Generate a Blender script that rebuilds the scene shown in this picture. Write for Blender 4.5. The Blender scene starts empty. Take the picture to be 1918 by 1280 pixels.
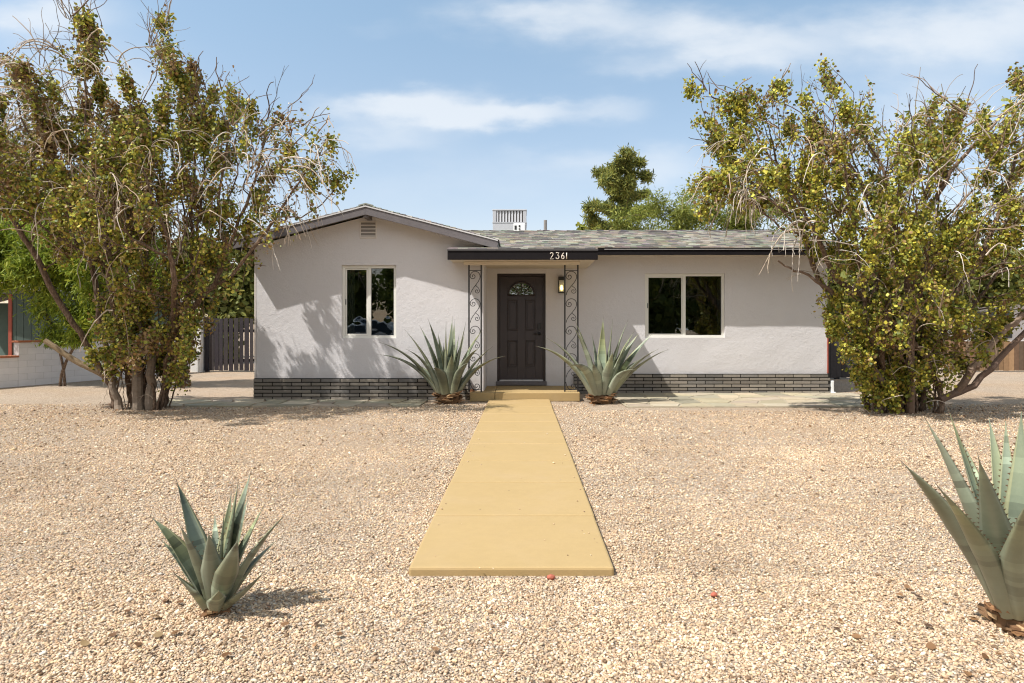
import bpy, math, random
import numpy as np
from mathutils import Vector, Matrix, noise as mnoise

R = math.radians
SC = bpy.context.scene
COL = SC.collection
F, CX, CY, CAMH = 1279.0, 979.0, 617.0, 1.30


def at(px, py, y):
    """World point at depth y (metres from the lens) for a surveyed picture position."""
    return Vector(((px - CX) / F * y, y, CAMH + (CY - py) / F * y))


# ------------------------------------------------------------------ objects
def tag(o, label=None, cat=None, group=None, kind=None):
    if label:
        o['label'] = label
    if cat:
        o['category'] = cat
    if group:
        o['group'] = group
    if kind:
        o['kind'] = kind
    return o


def empty(name, loc, label, cat, group=None):
    o = bpy.data.objects.new(name, None)
    COL.objects.link(o)
    o.location = loc
    o.empty_display_size = 0.2
    return tag(o, label, cat, group)


def root_loc(o):
    while o.parent is not None:
        o = o.parent
    return Vector(o.location)


def link(name, me, mats, parent=None, origin=None):
    if not isinstance(mats, (list, tuple)):
        mats = [mats]
    for m in mats:
        me.materials.append(m)
    o = bpy.data.objects.new(name, me)
    COL.objects.link(o)
    if parent is not None:
        off = root_loc(parent)
        o.parent = parent
    else:
        off = Vector(origin) if origin is not None else Vector((0, 0, 0))
        o.location = off
    if off.length > 0:
        me.transform(Matrix.Translation(-off))
    return o


class MB:
    """Mesh builder: collects faces and builds ONE mesh object."""

    def __init__(self):
        self.v, self.f, self.c, self.m = [], [], [], []
        self.col = (1, 1, 1)
        self.mi = 0

    def face(self, idx):
        self.f.append(tuple(idx))
        self.c.append(self.col)
        self.m.append(self.mi)

    def poly(self, pts):
        n = len(self.v)
        self.v.extend([tuple(p) for p in pts])
        self.face(range(n, n + len(pts)))

    def box(self, x0, x1, y0, y1, z0, z1):
        n = len(self.v)
        self.v.extend([(x0, y0, z0), (x1, y0, z0), (x1, y1, z0), (x0, y1, z0),
                       (x0, y0, z1), (x1, y0, z1), (x1, y1, z1), (x0, y1, z1)])
        for q in ((0, 3, 2, 1), (4, 5, 6, 7), (0, 1, 5, 4), (1, 2, 6, 5), (2, 3, 7, 6), (3, 0, 4, 7)):
            self.face([n + k for k in q])

    def hexa(self, p):
        """8 points: bottom ring of 4 then top ring of 4."""
        n = len(self.v)
        self.v.extend([tuple(q) for q in p])
        for q in ((0, 3, 2, 1), (4, 5, 6, 7), (0, 1, 5, 4), (1, 2, 6, 5), (2, 3, 7, 6), (3, 0, 4, 7)):
            self.face([n + k for k in q])

    def tube(self, pts, radii, sides=6, cap=True):
        pts = [Vector(p) for p in pts]
        if not hasattr(radii, '__len__'):
            radii = [radii] * len(pts)
        n0 = len(self.v)
        t = (pts[1] - pts[0]).normalized()
        ref = Vector((0, 0, 1)) if abs(t.z) < 0.9 else Vector((1, 0, 0))
        u = t.cross(ref).normalized()
        for i, p in enumerate(pts):
            a = pts[max(i - 1, 0)]
            b = pts[min(i + 1, len(pts) - 1)]
            t = (b - a)
            if t.length < 1e-9:
                t = Vector((0, 0, 1))
            t.normalize()
            u = u - t * u.dot(t)
            if u.length < 1e-6:
                u = t.orthogonal()
            u.normalize()
            w = t.cross(u)
            for k in range(sides):
                an = 2 * math.pi * k / sides
                q = p + (u * math.cos(an) + w * math.sin(an)) * radii[i]
                self.v.append((q.x, q.y, q.z))
        for i in range(len(pts) - 1):
            for k in range(sides):
                a = n0 + i * sides + k
                b = n0 + i * sides + (k + 1) % sides
                self.face((a, b, b + sides, a + sides))
        if cap:
            self.face([n0 + k for k in range(sides)][::-1])
            e = n0 + (len(pts) - 1) * sides
            self.face([e + k for k in range(sides)])

    def cyl(self, c, r, z0, z1, sides=20):
        self.tube([(c[0], c[1], z0), (c[0], c[1], z1)], r, sides)

    def build(self, name, mats, parent=None, origin=None, smooth=False, bevel=0, colors=False, seg=2):
        me = bpy.data.meshes.new(name)
        me.from_pydata(self.v, [], self.f)
        if any(self.m):
            me.polygons.foreach_set('material_index', self.m)
        if colors:
            a = me.attributes.new('col', 'FLOAT_COLOR', 'FACE')
            arr = np.ones((len(self.f), 4), dtype=np.float32)
            arr[:, :3] = np.array(self.c, dtype=np.float32)
            a.data.foreach_set('color', arr.ravel())
        if smooth:
            me.polygons.foreach_set('use_smooth', [True] * len(self.f))
        me.update()
        o = link(name, me, mats, parent, origin)
        if bevel:
            b = o.modifiers.new('bevel', 'BEVEL')
            b.width = bevel
            b.segments = seg
            b.limit_method = 'ANGLE'
        return o


def np_mesh(name, verts, faces_flat, nper, cols=None, smooth=False):
    """Fast mesh from numpy arrays; every face has nper corners."""
    me = bpy.data.meshes.new(name)
    nv = len(verts)
    nf = len(faces_flat) // nper
    me.vertices.add(nv)
    me.vertices.foreach_set('co', np.ascontiguousarray(verts, dtype=np.float32).ravel())
    me.loops.add(nf * nper)
    me.loops.foreach_set('vertex_index', np.ascontiguousarray(faces_flat, dtype=np.int32))
    me.polygons.add(nf)
    me.polygons.foreach_set('loop_start', np.arange(0, nf * nper, nper, dtype=np.int32))
    try:
        me.polygons.foreach_set('loop_total', np.full(nf, nper, dtype=np.int32))
    except Exception:
        pass
    if smooth:
        me.polygons.foreach_set('use_smooth', np.ones(nf, dtype=bool))
    if cols is not None:
        a = me.attributes.new('col', 'FLOAT_COLOR', 'FACE')
        arr = np.ones((nf, 4), dtype=np.float32)
        arr[:, :3] = cols
        a.data.foreach_set('color', arr.ravel())
    me.update(calc_edges=True)
    return me


# ------------------------------------------------------------------ materials
class NT:
    def __init__(self, name):
        self.m = bpy.data.materials.new(name)
        self.m.use_nodes = True
        self.t = self.m.node_tree
        self.b = self.t.nodes['Principled BSDF']
        self.o = self.t.nodes['Material Output']

    def n(self, typ, **kw):
        x = self.t.nodes.new(typ)
        for k, v in kw.items():
            if k.startswith('i_'):
                key = k[2:]
                key = int(key) if key.isdigit() else key.replace('_', ' ')
                s = x.inputs[key]
                if hasattr(v, 'links') or isinstance(v, bpy.types.NodeSocket):
                    self.t.links.new(v, s)
                else:
                    s.default_value = v
            else:
                setattr(x, k, v)
        return x

    def l(self, a, b):
        self.t.links.new(a, b)

    def ramp(self, fac, stops):
        r = self.n('ShaderNodeValToRGB')
        cr = r.color_ramp
        while len(cr.elements) > 1:
            cr.elements.remove(cr.elements[-1])
        cr.elements[0].position = stops[0][0]
        cr.elements[0].color = (*stops[0][1], 1)
        for p, c in stops[1:]:
            e = cr.elements.new(p)
            e.color = (*c, 1)
        self.l(fac, r.inputs[0])
        return r.outputs[0]

    def mix(self, fac, a, b, mode='MIX'):
        x = self.t.nodes.new('ShaderNodeMix')
        x.data_type = 'RGBA'
        x.blend_type = mode
        for s, v in ((x.inputs[0], fac), (x.inputs[6], a), (x.inputs[7], b)):
            if isinstance(v, bpy.types.NodeSocket):
                self.l(v, s)
            elif isinstance(v, tuple):
                s.default_value = (*v, 1) if len(v) == 3 else v
            else:
                s.default_value = v
        return x.outputs[2]

    def noise(self, vec, scale, detail=3, rough=0.55):
        x = self.n('ShaderNodeTexNoise', i_Scale=scale, i_Detail=detail, i_Roughness=rough)
        if vec is not None:
            self.l(vec, x.inputs['Vector'])
        return x.outputs['Fac']

    def bump(self, h, strength, dist, normal=None):
        x = self.n('ShaderNodeBump', i_Strength=strength, i_Distance=dist)
        self.l(h, x.inputs['Height'])
        if normal is not None:
            self.l(normal, x.inputs['Normal'])
        return x.outputs['Normal']

    def pos(self):
        return self.n('ShaderNodeNewGeometry').outputs['Position']

    def attr(self):
        return self.n('ShaderNodeAttribute', attribute_name='col').outputs['Color']

    def set(self, color=None, rough=None, normal=None, spec=None, metal=None):
        for key, v in (('Base Color', color), ('Roughness', rough), ('Normal', normal),
                       ('Specular IOR Level', spec), ('Metallic', metal)):
            if v is None:
                continue
            if isinstance(v, bpy.types.NodeSocket):
                self.l(v, self.b.inputs[key])
            elif isinstance(v, tuple):
                self.b.inputs[key].default_value = (*v, 1)
            else:
                self.b.inputs[key].default_value = v
        return self.m


def hsv_jit(nt, col, fac_sock, lo, hi):
    """Multiply a colour by a factor between lo and hi."""
    mr = nt.n('ShaderNodeMapRange', i_To_Min=lo, i_To_Max=hi)
    nt.l(fac_sock, mr.inputs['Value'])
    return nt.mix(1.0, col, mr.outputs['Result'], 'MULTIPLY')


def simple(name, color, rough=0.6, spec=0.4, var=0.12, scale=6.0, bump=0.0, bscale=60.0, metal=0.0):
    t = NT(name)
    p = t.pos()
    c = hsv_jit(t, color if isinstance(color, bpy.types.NodeSocket) else (*color, 1), t.noise(p, scale, 4), 1 - var, 1 + var)
    nrm = t.bump(t.noise(p, bscale, 3), 0.6, bump) if bump else None
    return t.set(c, rough, nrm, spec, metal)


def attr_mat(name, rough=0.6, spec=0.3, var=0.15, scale=20.0, bump=0.0, bscale=80.0, trans=0.0):
    t = NT(name)
    p = t.pos()
    c = hsv_jit(t, t.attr(), t.noise(p, scale, 3), 1 - var, 1 + var)
    nrm = t.bump(t.noise(p, bscale, 3), 0.6, bump) if bump else None
    m = t.set(c, rough, nrm, spec)
    if trans:
        tr = t.n('ShaderNodeBsdfTranslucent')
        t.l(c, tr.inputs['Color'])
        mx = t.n('ShaderNodeMixShader', i_0=trans)
        t.l(t.b.outputs[0], mx.inputs[1])
        t.l(tr.outputs[0], mx.inputs[2])
        t.l(mx.outputs[0], t.o.inputs[0])
    return m


M = {}


def make_materials():
    # stucco: painted pale warm grey
    t = NT('stucco')
    p = t.pos()
    big = t.noise(p, 1.3, 4)
    fine = t.noise(p, 70, 4, 0.65)
    mid = t.noise(p, 11, 3)
    c = t.mix(big, (0.580, 0.556, 0.556), (0.630, 0.606, 0.608))
    c = hsv_jit(t, c, fine, 0.93, 1.06)
    nrm = t.bump(fine, 0.55, 0.010)
    nrm = t.bump(mid, 0.3, 0.02, nrm)
    nrm = t.bump(t.noise(p, 30, 4, 0.6), 0.3, 0.007, nrm)
    sepz = t.n('ShaderNodeSeparateXYZ', i_0=p)
    zz = t.n('ShaderNodeMath', operation='ADD', i_0=sepz.outputs[2], i_1=t.n('ShaderNodeMath', operation='MULTIPLY', i_0=t.noise(p, 5, 4), i_1=0.35).outputs[0])
    dirt = t.n('ShaderNodeMapRange', i_From_Min=0.72, i_From_Max=0.48, i_To_Max=0.22)
    t.l(zz.outputs[0], dirt.inputs['Value'])
    c = t.mix(dirt.outputs[0], c, (0.42, 0.33, 0.25))
    M['stucco'] = t.set(c, 0.88, nrm, 0.2)
    # gravel ground
    t = NT('gravel')
    p = t.pos()
    vo = t.n('ShaderNodeTexVoronoi', i_Scale=95.0, i_Randomness=1.0)
    t.l(p, vo.inputs['Vector'])
    vo2 = t.n('ShaderNodeTexVoronoi', i_Scale=52.0, i_Randomness=1.0)
    t.l(p, vo2.inputs['Vector'])
    sep = t.n('ShaderNodeSeparateColor')
    t.l(vo.outputs['Color'], sep.inputs[0])
    c = t.ramp(sep.outputs[0], [(0.0, (0.20, 0.14, 0.095)), (0.10, (0.37, 0.27, 0.19)), (0.32, (0.50, 0.38, 0.275)),
                                (0.55, (0.42, 0.315, 0.225)), (0.8, (0.59, 0.465, 0.345)), (1.0, (0.70, 0.60, 0.475))])
    c = hsv_jit(t, c, t.noise(p, 0.8, 5), 0.84, 1.12)
    c = hsv_jit(t, c, t.noise(p, 7.0, 4, 0.7), 0.76, 1.14)
    c = hsv_jit(t, c, t.noise(p, 26.0, 3, 0.7), 0.74, 1.18)
    big = t.noise(p, 0.35, 3)
    c = t.mix(t.n('ShaderNodeMapRange', i_Value=big, i_From_Min=0.45, i_From_Max=0.75).outputs[0], c,
              t.mix(1.0, c, (1.06, 0.97, 0.86), 'MULTIPLY'))
    inv = t.n('ShaderNodeMath', operation='SUBTRACT', i_0=1.0, i_1=vo.outputs['Distance'])
    inv2 = t.n('ShaderNodeMath', operation='SUBTRACT', i_0=1.0, i_1=vo2.outputs['Distance'])
    nrm = t.bump(inv.outputs[0], 1.0, 0.016)
    nrm = t.bump(inv2.outputs[0], 0.8, 0.011, nrm)
    M['gravel'] = t.set(c, 0.9, nrm, 0.2)
    M['pebble'] = attr_mat('pebble', 0.85, 0.2, 0.12, 90, 0.002, 150)
    # walkway concrete, ochre sealed
    t = NT('ochre_concrete')
    p = t.pos()
    c = t.mix(t.noise(p, 1.6, 5, 0.6), (0.350, 0.242, 0.106), (0.385, 0.270, 0.126))
    c = t.mix(t.n('ShaderNodeMapRange', i_Value=t.noise(p, 2.7, 3), i_From_Min=0.5, i_From_Max=0.75).outputs[0], c, (0.375, 0.263, 0.128))
    spots = t.n('ShaderNodeTexVoronoi', i_Scale=2.6, i_Randomness=1.0)
    t.l(p, spots.inputs['Vector'])
    sp = t.n('ShaderNodeMapRange', i_From_Min=0.012, i_From_Max=0.03, i_To_Min=0.85, i_To_Max=0.0)
    t.l(spots.outputs['Distance'], sp.inputs['Value'])
    c = t.mix(sp.outputs[0], c, (0.12, 0.09, 0.05))
    fine = t.noise(p, 120, 3)
    c = hsv_jit(t, c, fine, 0.96, 1.04)
    c = hsv_jit(t, c, t.noise(p, 14, 5, 0.7), 0.90, 1.06)
    c = t.mix(t.n('ShaderNodeMapRange', i_Value=t.noise(p, 0.9, 6, 0.7), i_From_Min=0.56, i_From_Max=0.72, i_To_Max=0.14).outputs[0], c, (0.27, 0.195, 0.10))
    M['walk'] = t.set(c, 0.75, t.bump(fine, 0.3, 0.003), 0.3)
    # flagstones
    t = NT('flagstone')
    p = t.pos()
    c = hsv_jit(t, t.attr(), t.noise(p, 9, 5), 0.82, 1.15)
    M['flagstone'] = t.set(c, 0.8, t.bump(t.noise(p, 25, 4), 0.5, 0.012), 0.3)
    # bricks, shingles
    M['brick'] = attr_mat('grey_brick', 0.7, 0.35, 0.22, 24, 0.006, 90)
    M['mortar'] = simple('mortar', (0.016, 0.014, 0.012), 0.9, 0.2, 0.2, 30, 0.004)
    M['shingle'] = attr_mat('asphalt_shingle', 0.95, 0.15, 0.25, 60, 0.003, 250)
    M['fascia'] = simple('dark_fascia_paint', (0.012, 0.010, 0.011), 0.75, 0.12, 0.25, 7, 0.002, 40)
    M['rake'] = simple('grey_rake_paint', (0.13, 0.115, 0.118), 0.6, 0.4, 0.2, 7, 0.002, 40)
    M['roof_edge'] = simple('roof_edge', (0.09, 0.085, 0.085), 0.8, 0.3, 0.2, 20, 0.003)
    M['drip'] = simple('metal_drip_edge', (0.55, 0.53, 0.52), 0.5, 0.4, 0.1)
    M['soffit'] = simple('cream_soffit', (0.60, 0.53, 0.43), 0.7, 0.3, 0.06, 5, 0.002, 50)
    M['vinyl'] = simple('white_vinyl', (0.72, 0.70, 0.64), 0.4, 0.5, 0.04)
    M['vent_paint'] = simple('vent_paint', (0.62, 0.57, 0.53), 0.6, 0.4, 0.1)
    M['black'] = simple('black_iron', (0.016, 0.015, 0.016), 0.45, 0.5, 0.2)
    M['bronze_iron'] = simple('weathered_iron', (0.17, 0.145, 0.115), 0.55, 0.5, 0.2, 25)
    M['door'] = simple('dark_brown_door_paint', (0.040, 0.031, 0.036), 0.35, 0.5, 0.10, 5, 0.0008, 70)
    M['door_dark'] = simple('dark_moulding_paint', (0.026, 0.017, 0.018), 0.35, 0.5, 0.1)
    M['numbers'] = simple('brass_numbers', (0.72, 0.62, 0.52), 0.4, 0.5, 0.08)
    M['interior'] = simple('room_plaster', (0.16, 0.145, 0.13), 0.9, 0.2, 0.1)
    M['curtain'] = simple('curtain_cloth', (0.30, 0.27, 0.22), 0.9, 0.1, 0.15)
    M['sheet'] = simple('galvanised_sheet', (0.42, 0.42, 0.44), 0.5, 0.5, 0.08, 5)
    M['sheet_dark'] = simple('weathered_sheet', (0.21, 0.19, 0.175), 0.6, 0.4, 0.15, 8)
    M['offwhite'] = simple('offwhite_plastic', (0.75, 0.75, 0.74), 0.5, 0.4, 0.04)
    M['red_trim'] = simple('red_wood_trim', (0.28, 0.055, 0.03), 0.6, 0.4, 0.2, 12, 0.002)
    M['terracotta'] = simple('terracotta_cap', (0.42, 0.16, 0.085), 0.8, 0.2, 0.2, 8, 0.003)
    M['rust_brick'] = simple('rust_block', (0.22, 0.10, 0.05), 0.8, 0.2, 0.3, 20, 0.004)
    M['white_wall'] = simple('whitewash', (0.72, 0.70, 0.67), 0.85, 0.2, 0.08, 2, 0.004, 30)
    # glass
    t = NT('window_glass')
    tr = t.n('ShaderNodeBsdfTransparent')
    tr.inputs['Color'].default_value = (0.66, 0.72, 0.72, 1)
    gl = t.n('ShaderNodeBsdfGlossy')
    gl.inputs['Roughness'].default_value = 0.0
    wob = t.bump(t.noise(t.pos(), 2.2, 2), 0.25, 0.012)
    t.l(wob, gl.inputs['Normal'])
    fr = t.n('ShaderNodeFresnel', i_IOR=1.95)
    mx = t.n('ShaderNodeMixShader')
    t.l(fr.outputs[0], mx.inputs[0])
    t.l(tr.outputs[0], mx.inputs[1])
    t.l(gl.outputs[0], mx.inputs[2])
    t.l(mx.outputs[0], t.o.inputs[0])
    M['glass'] = t.m
    t = NT('fanlight_glass')
    tr = t.n('ShaderNodeBsdfTransparent')
    tr.inputs['Color'].default_value = (0.6, 0.7, 0.65, 1)
    gl = t.n('ShaderNodeBsdfGlossy')
    gl.inputs['Roughness'].default_value = 0.02
    t.l(t.bump(t.noise(t.pos(), 9, 3), 0.5, 0.02), gl.inputs['Normal'])
    mx = t.n('ShaderNodeMixShader', i_0=0.42)
    t.l(tr.outputs[0], mx.inputs[1])
    t.l(gl.outputs[0], mx.inputs[2])
    t.l(mx.outputs[0], t.o.inputs[0])
    M['fan_glass'] = t.m
    # wood fences
    M['dark_wood'] = attr_mat('dark_weathered_wood', 0.85, 0.2, 0.3, 12, 0.004, 60)
    M['brown_wood'] = attr_mat('brown_weathered_wood', 0.85, 0.2, 0.3, 12, 0.004, 60)
    # block wall with running-bond joints (brick texture on X/Z of the wall is baked in the mesh colours)
    M['block'] = attr_mat('painted_block', 0.85, 0.2, 0.08, 5, 0.003, 60)
    M['siding'] = attr_mat('green_siding', 0.8, 0.2, 0.1, 6, 0.002, 60)
    # bark
    t = NT('bark')
    p = t.pos()
    st = t.n('ShaderNodeMapping')
    st.inputs['Scale'].default_value = (1, 1, 0.22)
    t.l(p, st.inputs['Vector'])
    nz = t.noise(st.outputs[0], 55, 6, 0.75)
    c = t.ramp(nz, [(0.32, (0.035, 0.022, 0.016)), (0.48, (0.12, 0.078, 0.052)), (0.62, (0.27, 0.195, 0.14))])
    M['bark'] = t.set(c, 0.9, t.bump(nz, 0.8, 0.012), 0.2)
    M['trunk_pale'] = attr_mat('weathered_trunk', 0.9, 0.2, 0.35, 24, 0.01, 40)
    M['twig'] = attr_mat('dry_twig', 0.85, 0.2, 0.2, 30)
    M['leaf'] = attr_mat('shrub_leaf', 0.5, 0.35, 0.18, 30, trans=0.22)
    M['fine_leaf'] = attr_mat('fine_leaf', 0.55, 0.3, 0.2, 12, trans=0.35)
    # agave
    t = NT('agave_skin')
    p = t.pos()
    c = hsv_jit(t, t.attr(), t.noise(p, 22, 4), 0.86, 1.12)
    M['agave'] = t.set(c, 0.42, t.bump(t.noise(p, 60, 3), 0.25, 0.003), 0.4)
    M['dry_leaf'] = attr_mat('dry_leaf_base', 0.85, 0.2, 0.3, 35, 0.004, 60)
    M['asphalt'] = simple('asphalt', (0.05, 0.05, 0.05), 0.9, 0.2, 0.2, 3, 0.004, 80)
    M['car_paint'] = simple('pale_car_paint', (0.62, 0.66, 0.70), 0.25, 0.5, 0.02)
    M['car_dark'] = simple('car_glass', (0.02, 0.025, 0.03), 0.1, 0.5, 0.02)
    M['tyre'] = simple('tyre_rubber', (0.02, 0.02, 0.02), 0.8, 0.3, 0.1)
    t = NT('lamp_bulb')
    t.b.inputs['Emission Color'].default_value = (1.0, 0.72, 0.22, 1)
    t.b.inputs['Emission Strength'].default_value = 3.0
    M['bulb'] = t.set((0.9, 0.75, 0.4), 0.4)
    t = NT('frosted_glass')
    t.b.inputs['Transmission Weight'].default_value = 0.6
    M['frost'] = t.set((0.80, 0.80, 0.78), 0.35)
    M['red_stone'] = simple('red_stone', (0.36, 0.11, 0.07), 0.85, 0.2, 0.2, 30, 0.003)
# ------------------------------------------------------------------ house dimensions (metres)
WY = 12.60          # front face of the gabled wing
MY = 13.85          # front face of the main body and door wall
WX0, WX1 = -4.916, -0.72
MX1 = 6.18
RX = -2.82          # ridge line of the wing
BACK = 20.6


def wave(x, z, amp=0.011):
    v = Vector((x * 0.9 + 3.1, 1.7, z * 1.15))
    return amp * mnoise.noise(v) + amp * 0.5 * mnoise.noise(v * 2.7)


def wall_front(mb, x0, x1, z0, top, y, holes, reveal=0.10, amp=0.011, step=0.12):
    """Front wall in XZ at depth y with window holes; top(x) gives its upper edge."""
    xs = set(np.round(np.arange(x0, x1, step), 4).tolist()) | {x1}
    zmin_top = min(top(x0), top(x1))
    zs = set(np.round(np.arange(z0, zmin_top, step), 4).tolist()) | {zmin_top}
    for (a, b, c, d) in holes:
        for s in (a, b):
            xs = {q for q in xs if abs(q - s) > 0.025} | {s}
        for s in (c, d):
            zs = {q for q in zs if abs(q - s) > 0.025} | {s}
    xs, zs = sorted(xs), sorted(zs)
    idx = {}

    def vid(i, j):
        if (i, j) not in idx:
            x, z = xs[i], zs[j]
            idx[(i, j)] = len(mb.v)
            mb.v.append((x, y + wave(x, z, amp), z))
        return idx[(i, j)]
    for i in range(len(xs) - 1):
        for j in range(len(zs) - 1):
            cx, cz = (xs[i] + xs[i + 1]) / 2, (zs[j] + zs[j + 1]) / 2
            if any(a < cx < b and c < cz < d for (a, b, c, d) in holes):
                continue
            mb.face((vid(i, j), vid(i + 1, j), vid(i + 1, j + 1), vid(i, j + 1)))
    # gable part above the lowest top
    jt = len(zs) - 1
    nlay = 8
    prev = [vid(i, jt) for i in range(len(xs))]
    if max(top(x) for x in xs) > zmin_top + 0.01:
        for k in range(1, nlay + 1):
            cur = []
            for i, x in enumerate(xs):
                z = zmin_top + (top(x) - zmin_top) * k / nlay
                cur.append(len(mb.v))
                mb.v.append((x, y + wave(x, z, amp), z))
            for i in range(len(xs) - 1):
                mb.face((prev[i], prev[i + 1], cur[i + 1], cur[i]))
            prev = cur
    # reveals
    for (a, b, c, d) in holes:
        ia, ib = xs.index(a), xs.index(b)
        jc, jd = zs.index(c), zs.index(d)
        for i in range(ia, ib):
            for j, flip in ((jc, 0), (jd, 1)):
                p, q = Vector(mb.v[vid(i, j)]), Vector(mb.v[vid(i + 1, j)])
                r = [p, q, Vector((q.x, y + reveal, q.z)), Vector((p.x, y + reveal, p.z))]
                mb.poly(r if flip else r[::-1])
        for j in range(jc, jd):
            for i, flip in ((ia, 0), (ib, 1)):
                p, q = Vector(mb.v[vid(i, j)]), Vector(mb.v[vid(i, j + 1)])
                r = [p, q, Vector((q.x, y + reveal, q.z)), Vector((p.x, y + reveal, p.z))]
                mb.poly(r[::-1] if flip else r)


def brick_course(mb, mort, x0, x1, y0, z0, rows, rng, bw=0.355, rh=0.0668, depth=0.09, gap=0.017):
    mort.box(x0 + 0.006, x1 - 0.006, y0 + 0.012, y0 + depth, z0, z0 + rows * rh - 0.004)
    for r in range(rows):
        off = (r % 2) * bw * 0.5 - bw
        x = x0 + off
        while x < x1:
            a, b = max(x, x0), min(x + bw - gap, x1)
            if b - a > 0.03:
                g = rng.uniform(0.75, 1.3)
                w = rng.choice([(0.185, 0.163, 0.138), (0.21, 0.182, 0.152), (0.155, 0.142, 0.128), (0.235, 0.205, 0.168)])
                mb.col = tuple(q * g for q in w)
                j = rng.uniform(-0.003, 0.003)
                za, zb = z0 + r * rh, z0 + (r + 1) * rh - gap
                mb.box(a, b, y0 + j, y0 + depth - 0.01, za, zb)
            x += bw


SHG = [(0.45, 0.43, 0.39), (0.40, 0.42, 0.36), (0.27, 0.25, 0.23), (0.31, 0.275, 0.25), (0.22, 0.225, 0.19), (0.36, 0.30, 0.26), (0.25, 0.28, 0.22),
       (0.19, 0.18, 0.19), (0.30, 0.255, 0.265), (0.37, 0.335, 0.26), (0.15, 0.14, 0.14)]


def shingles(mb, origin, U, V, lu, lv, rng, expo=0.115, keep=None):
    """Overlapping shingle tabs on a plane: origin at the eave, U along it, V up the slope."""
    O, U, V = Vector(origin), Vector(U).normalized(), Vector(V).normalized()
    N = U.cross(V).normalized()
    if N.z < 0:
        N = -N
    rows = int(math.ceil(lv / expo))
    for r in range(rows):
        v0 = r * expo
        v1 = min(v0 + expo * 1.12, lv)
        u = -rng.uniform(0, 0.3)
        while u < lu:
            w = rng.uniform(0.12, 0.24)
            a, b = max(u, 0), min(u + w - 0.004, lu)
            u += w
            if b - a < 0.02:
                continue
            if keep is not None and not keep(O + U * ((a + b) / 2) + V * ((v0 + v1) / 2)):
                continue
            g = rng.uniform(1.0, 1.45)
            mb.col = tuple(q * g for q in rng.choice(SHG))
            th = 0.012 + rng.uniform(0, 0.007)
            dv = rng.uniform(-0.008, 0.008) if r else 0
            p00 = O + U * a + V * (v0 + dv)
            p10 = O + U * b + V * (v0 + dv)
            p11 = O + U * b + V * v1
            p01 = O + U * a + V * v1
            lift = N * th
            base = N * 0.003
            mb.poly([p00 + lift, p10 + lift, p11 + base, p01 + base])
            mb.poly([p00 + N * -0.004, p10 + N * -0.004, p10 + lift, p00 + lift])
            mb.poly([p00 + N * -0.004, p00 + lift, p01 + base])
            mb.poly([p10 + N * -0.004, p11 + base, p10 + lift])


def slab(mb, pts, th):
    """Convex quad extruded straight down by th."""
    t = [Vector(p) for p in pts]
    b = [p - Vector((0, 0, th)) for p in t]
    mb.hexa(b + t)


def frame_bars(mb, x0, x1, z0, z1, y0, y1, w):
    mb.box(x0, x1, y0, y1, z1 - w, z1)
    mb.box(x0, x1, y0, y1, z0, z0 + w)
    mb.box(x0, x0 + w, y0, y1, z0 + w, z1 - w)
    mb.box(x1 - w, x1, y0, y1, z0 + w, z1 - w)


def make_window(house, x0, x1, z0, z1, yw, slide_side, label):
    fr = MB()
    y0 = yw + 0.045
    frame_bars(fr, x0, x1, z0, z1, y0, y0 + 0.06, 0.052)
    xm = (x0 + x1) / 2
    fr.box(xm - 0.028, xm + 0.028, y0 + 0.004, y0 + 0.056, z0 + 0.052, z1 - 0.052)
    w = fr.build('window', M['vinyl'], house, bevel=0.004)
    tag(w, label)
    s = MB()
    a, b = (x0 + 0.054, xm - 0.03) if slide_side < 0 else (xm + 0.03, x1 - 0.054)
    frame_bars(s, a, b, z0 + 0.054, z1 - 0.054, y0 + 0.014, y0 + 0.042, 0.028)
    s.build('sash', M['vinyl'], w, bevel=0.003)
    c, d = (xm + 0.03, x1 - 0.054) if slide_side < 0 else (x0 + 0.054, xm - 0.03)
    for (p, q, m, yy) in ((a, b, 0.0285, y0 + 0.026), (c, d, 0.0, y0 + 0.036)):
        g = MB()
        g.box(p + m, q - m, yy, yy + 0.004, z0 + 0.0545 + m, z1 - 0.0545 - m)
        g.build('pane', M['glass'], w)
    sl = MB()
    sl.box(a + 0.004, a + 0.016, y0 + 0.004, y0 + 0.013, (z0 + z1) / 2 - 0.05, (z0 + z1) / 2 + 0.05)
    sl.build('latch', M['black'], w)
    return w


def spiral(cx, cz, r0, a0, turns, y, n=30, sgn=1):
    """Spiral from its outer end (radius r0, angle a0) inwards."""
    pts = []
    for k in range(n + 1):
        t = k / n
        r = r0 * (1 - 0.86 * t)
        a = a0 + sgn * turns * 2 * math.pi * t
        pts.append((cx + r * math.cos(a), y, cz + r * math.sin(a)))
    return pts


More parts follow.
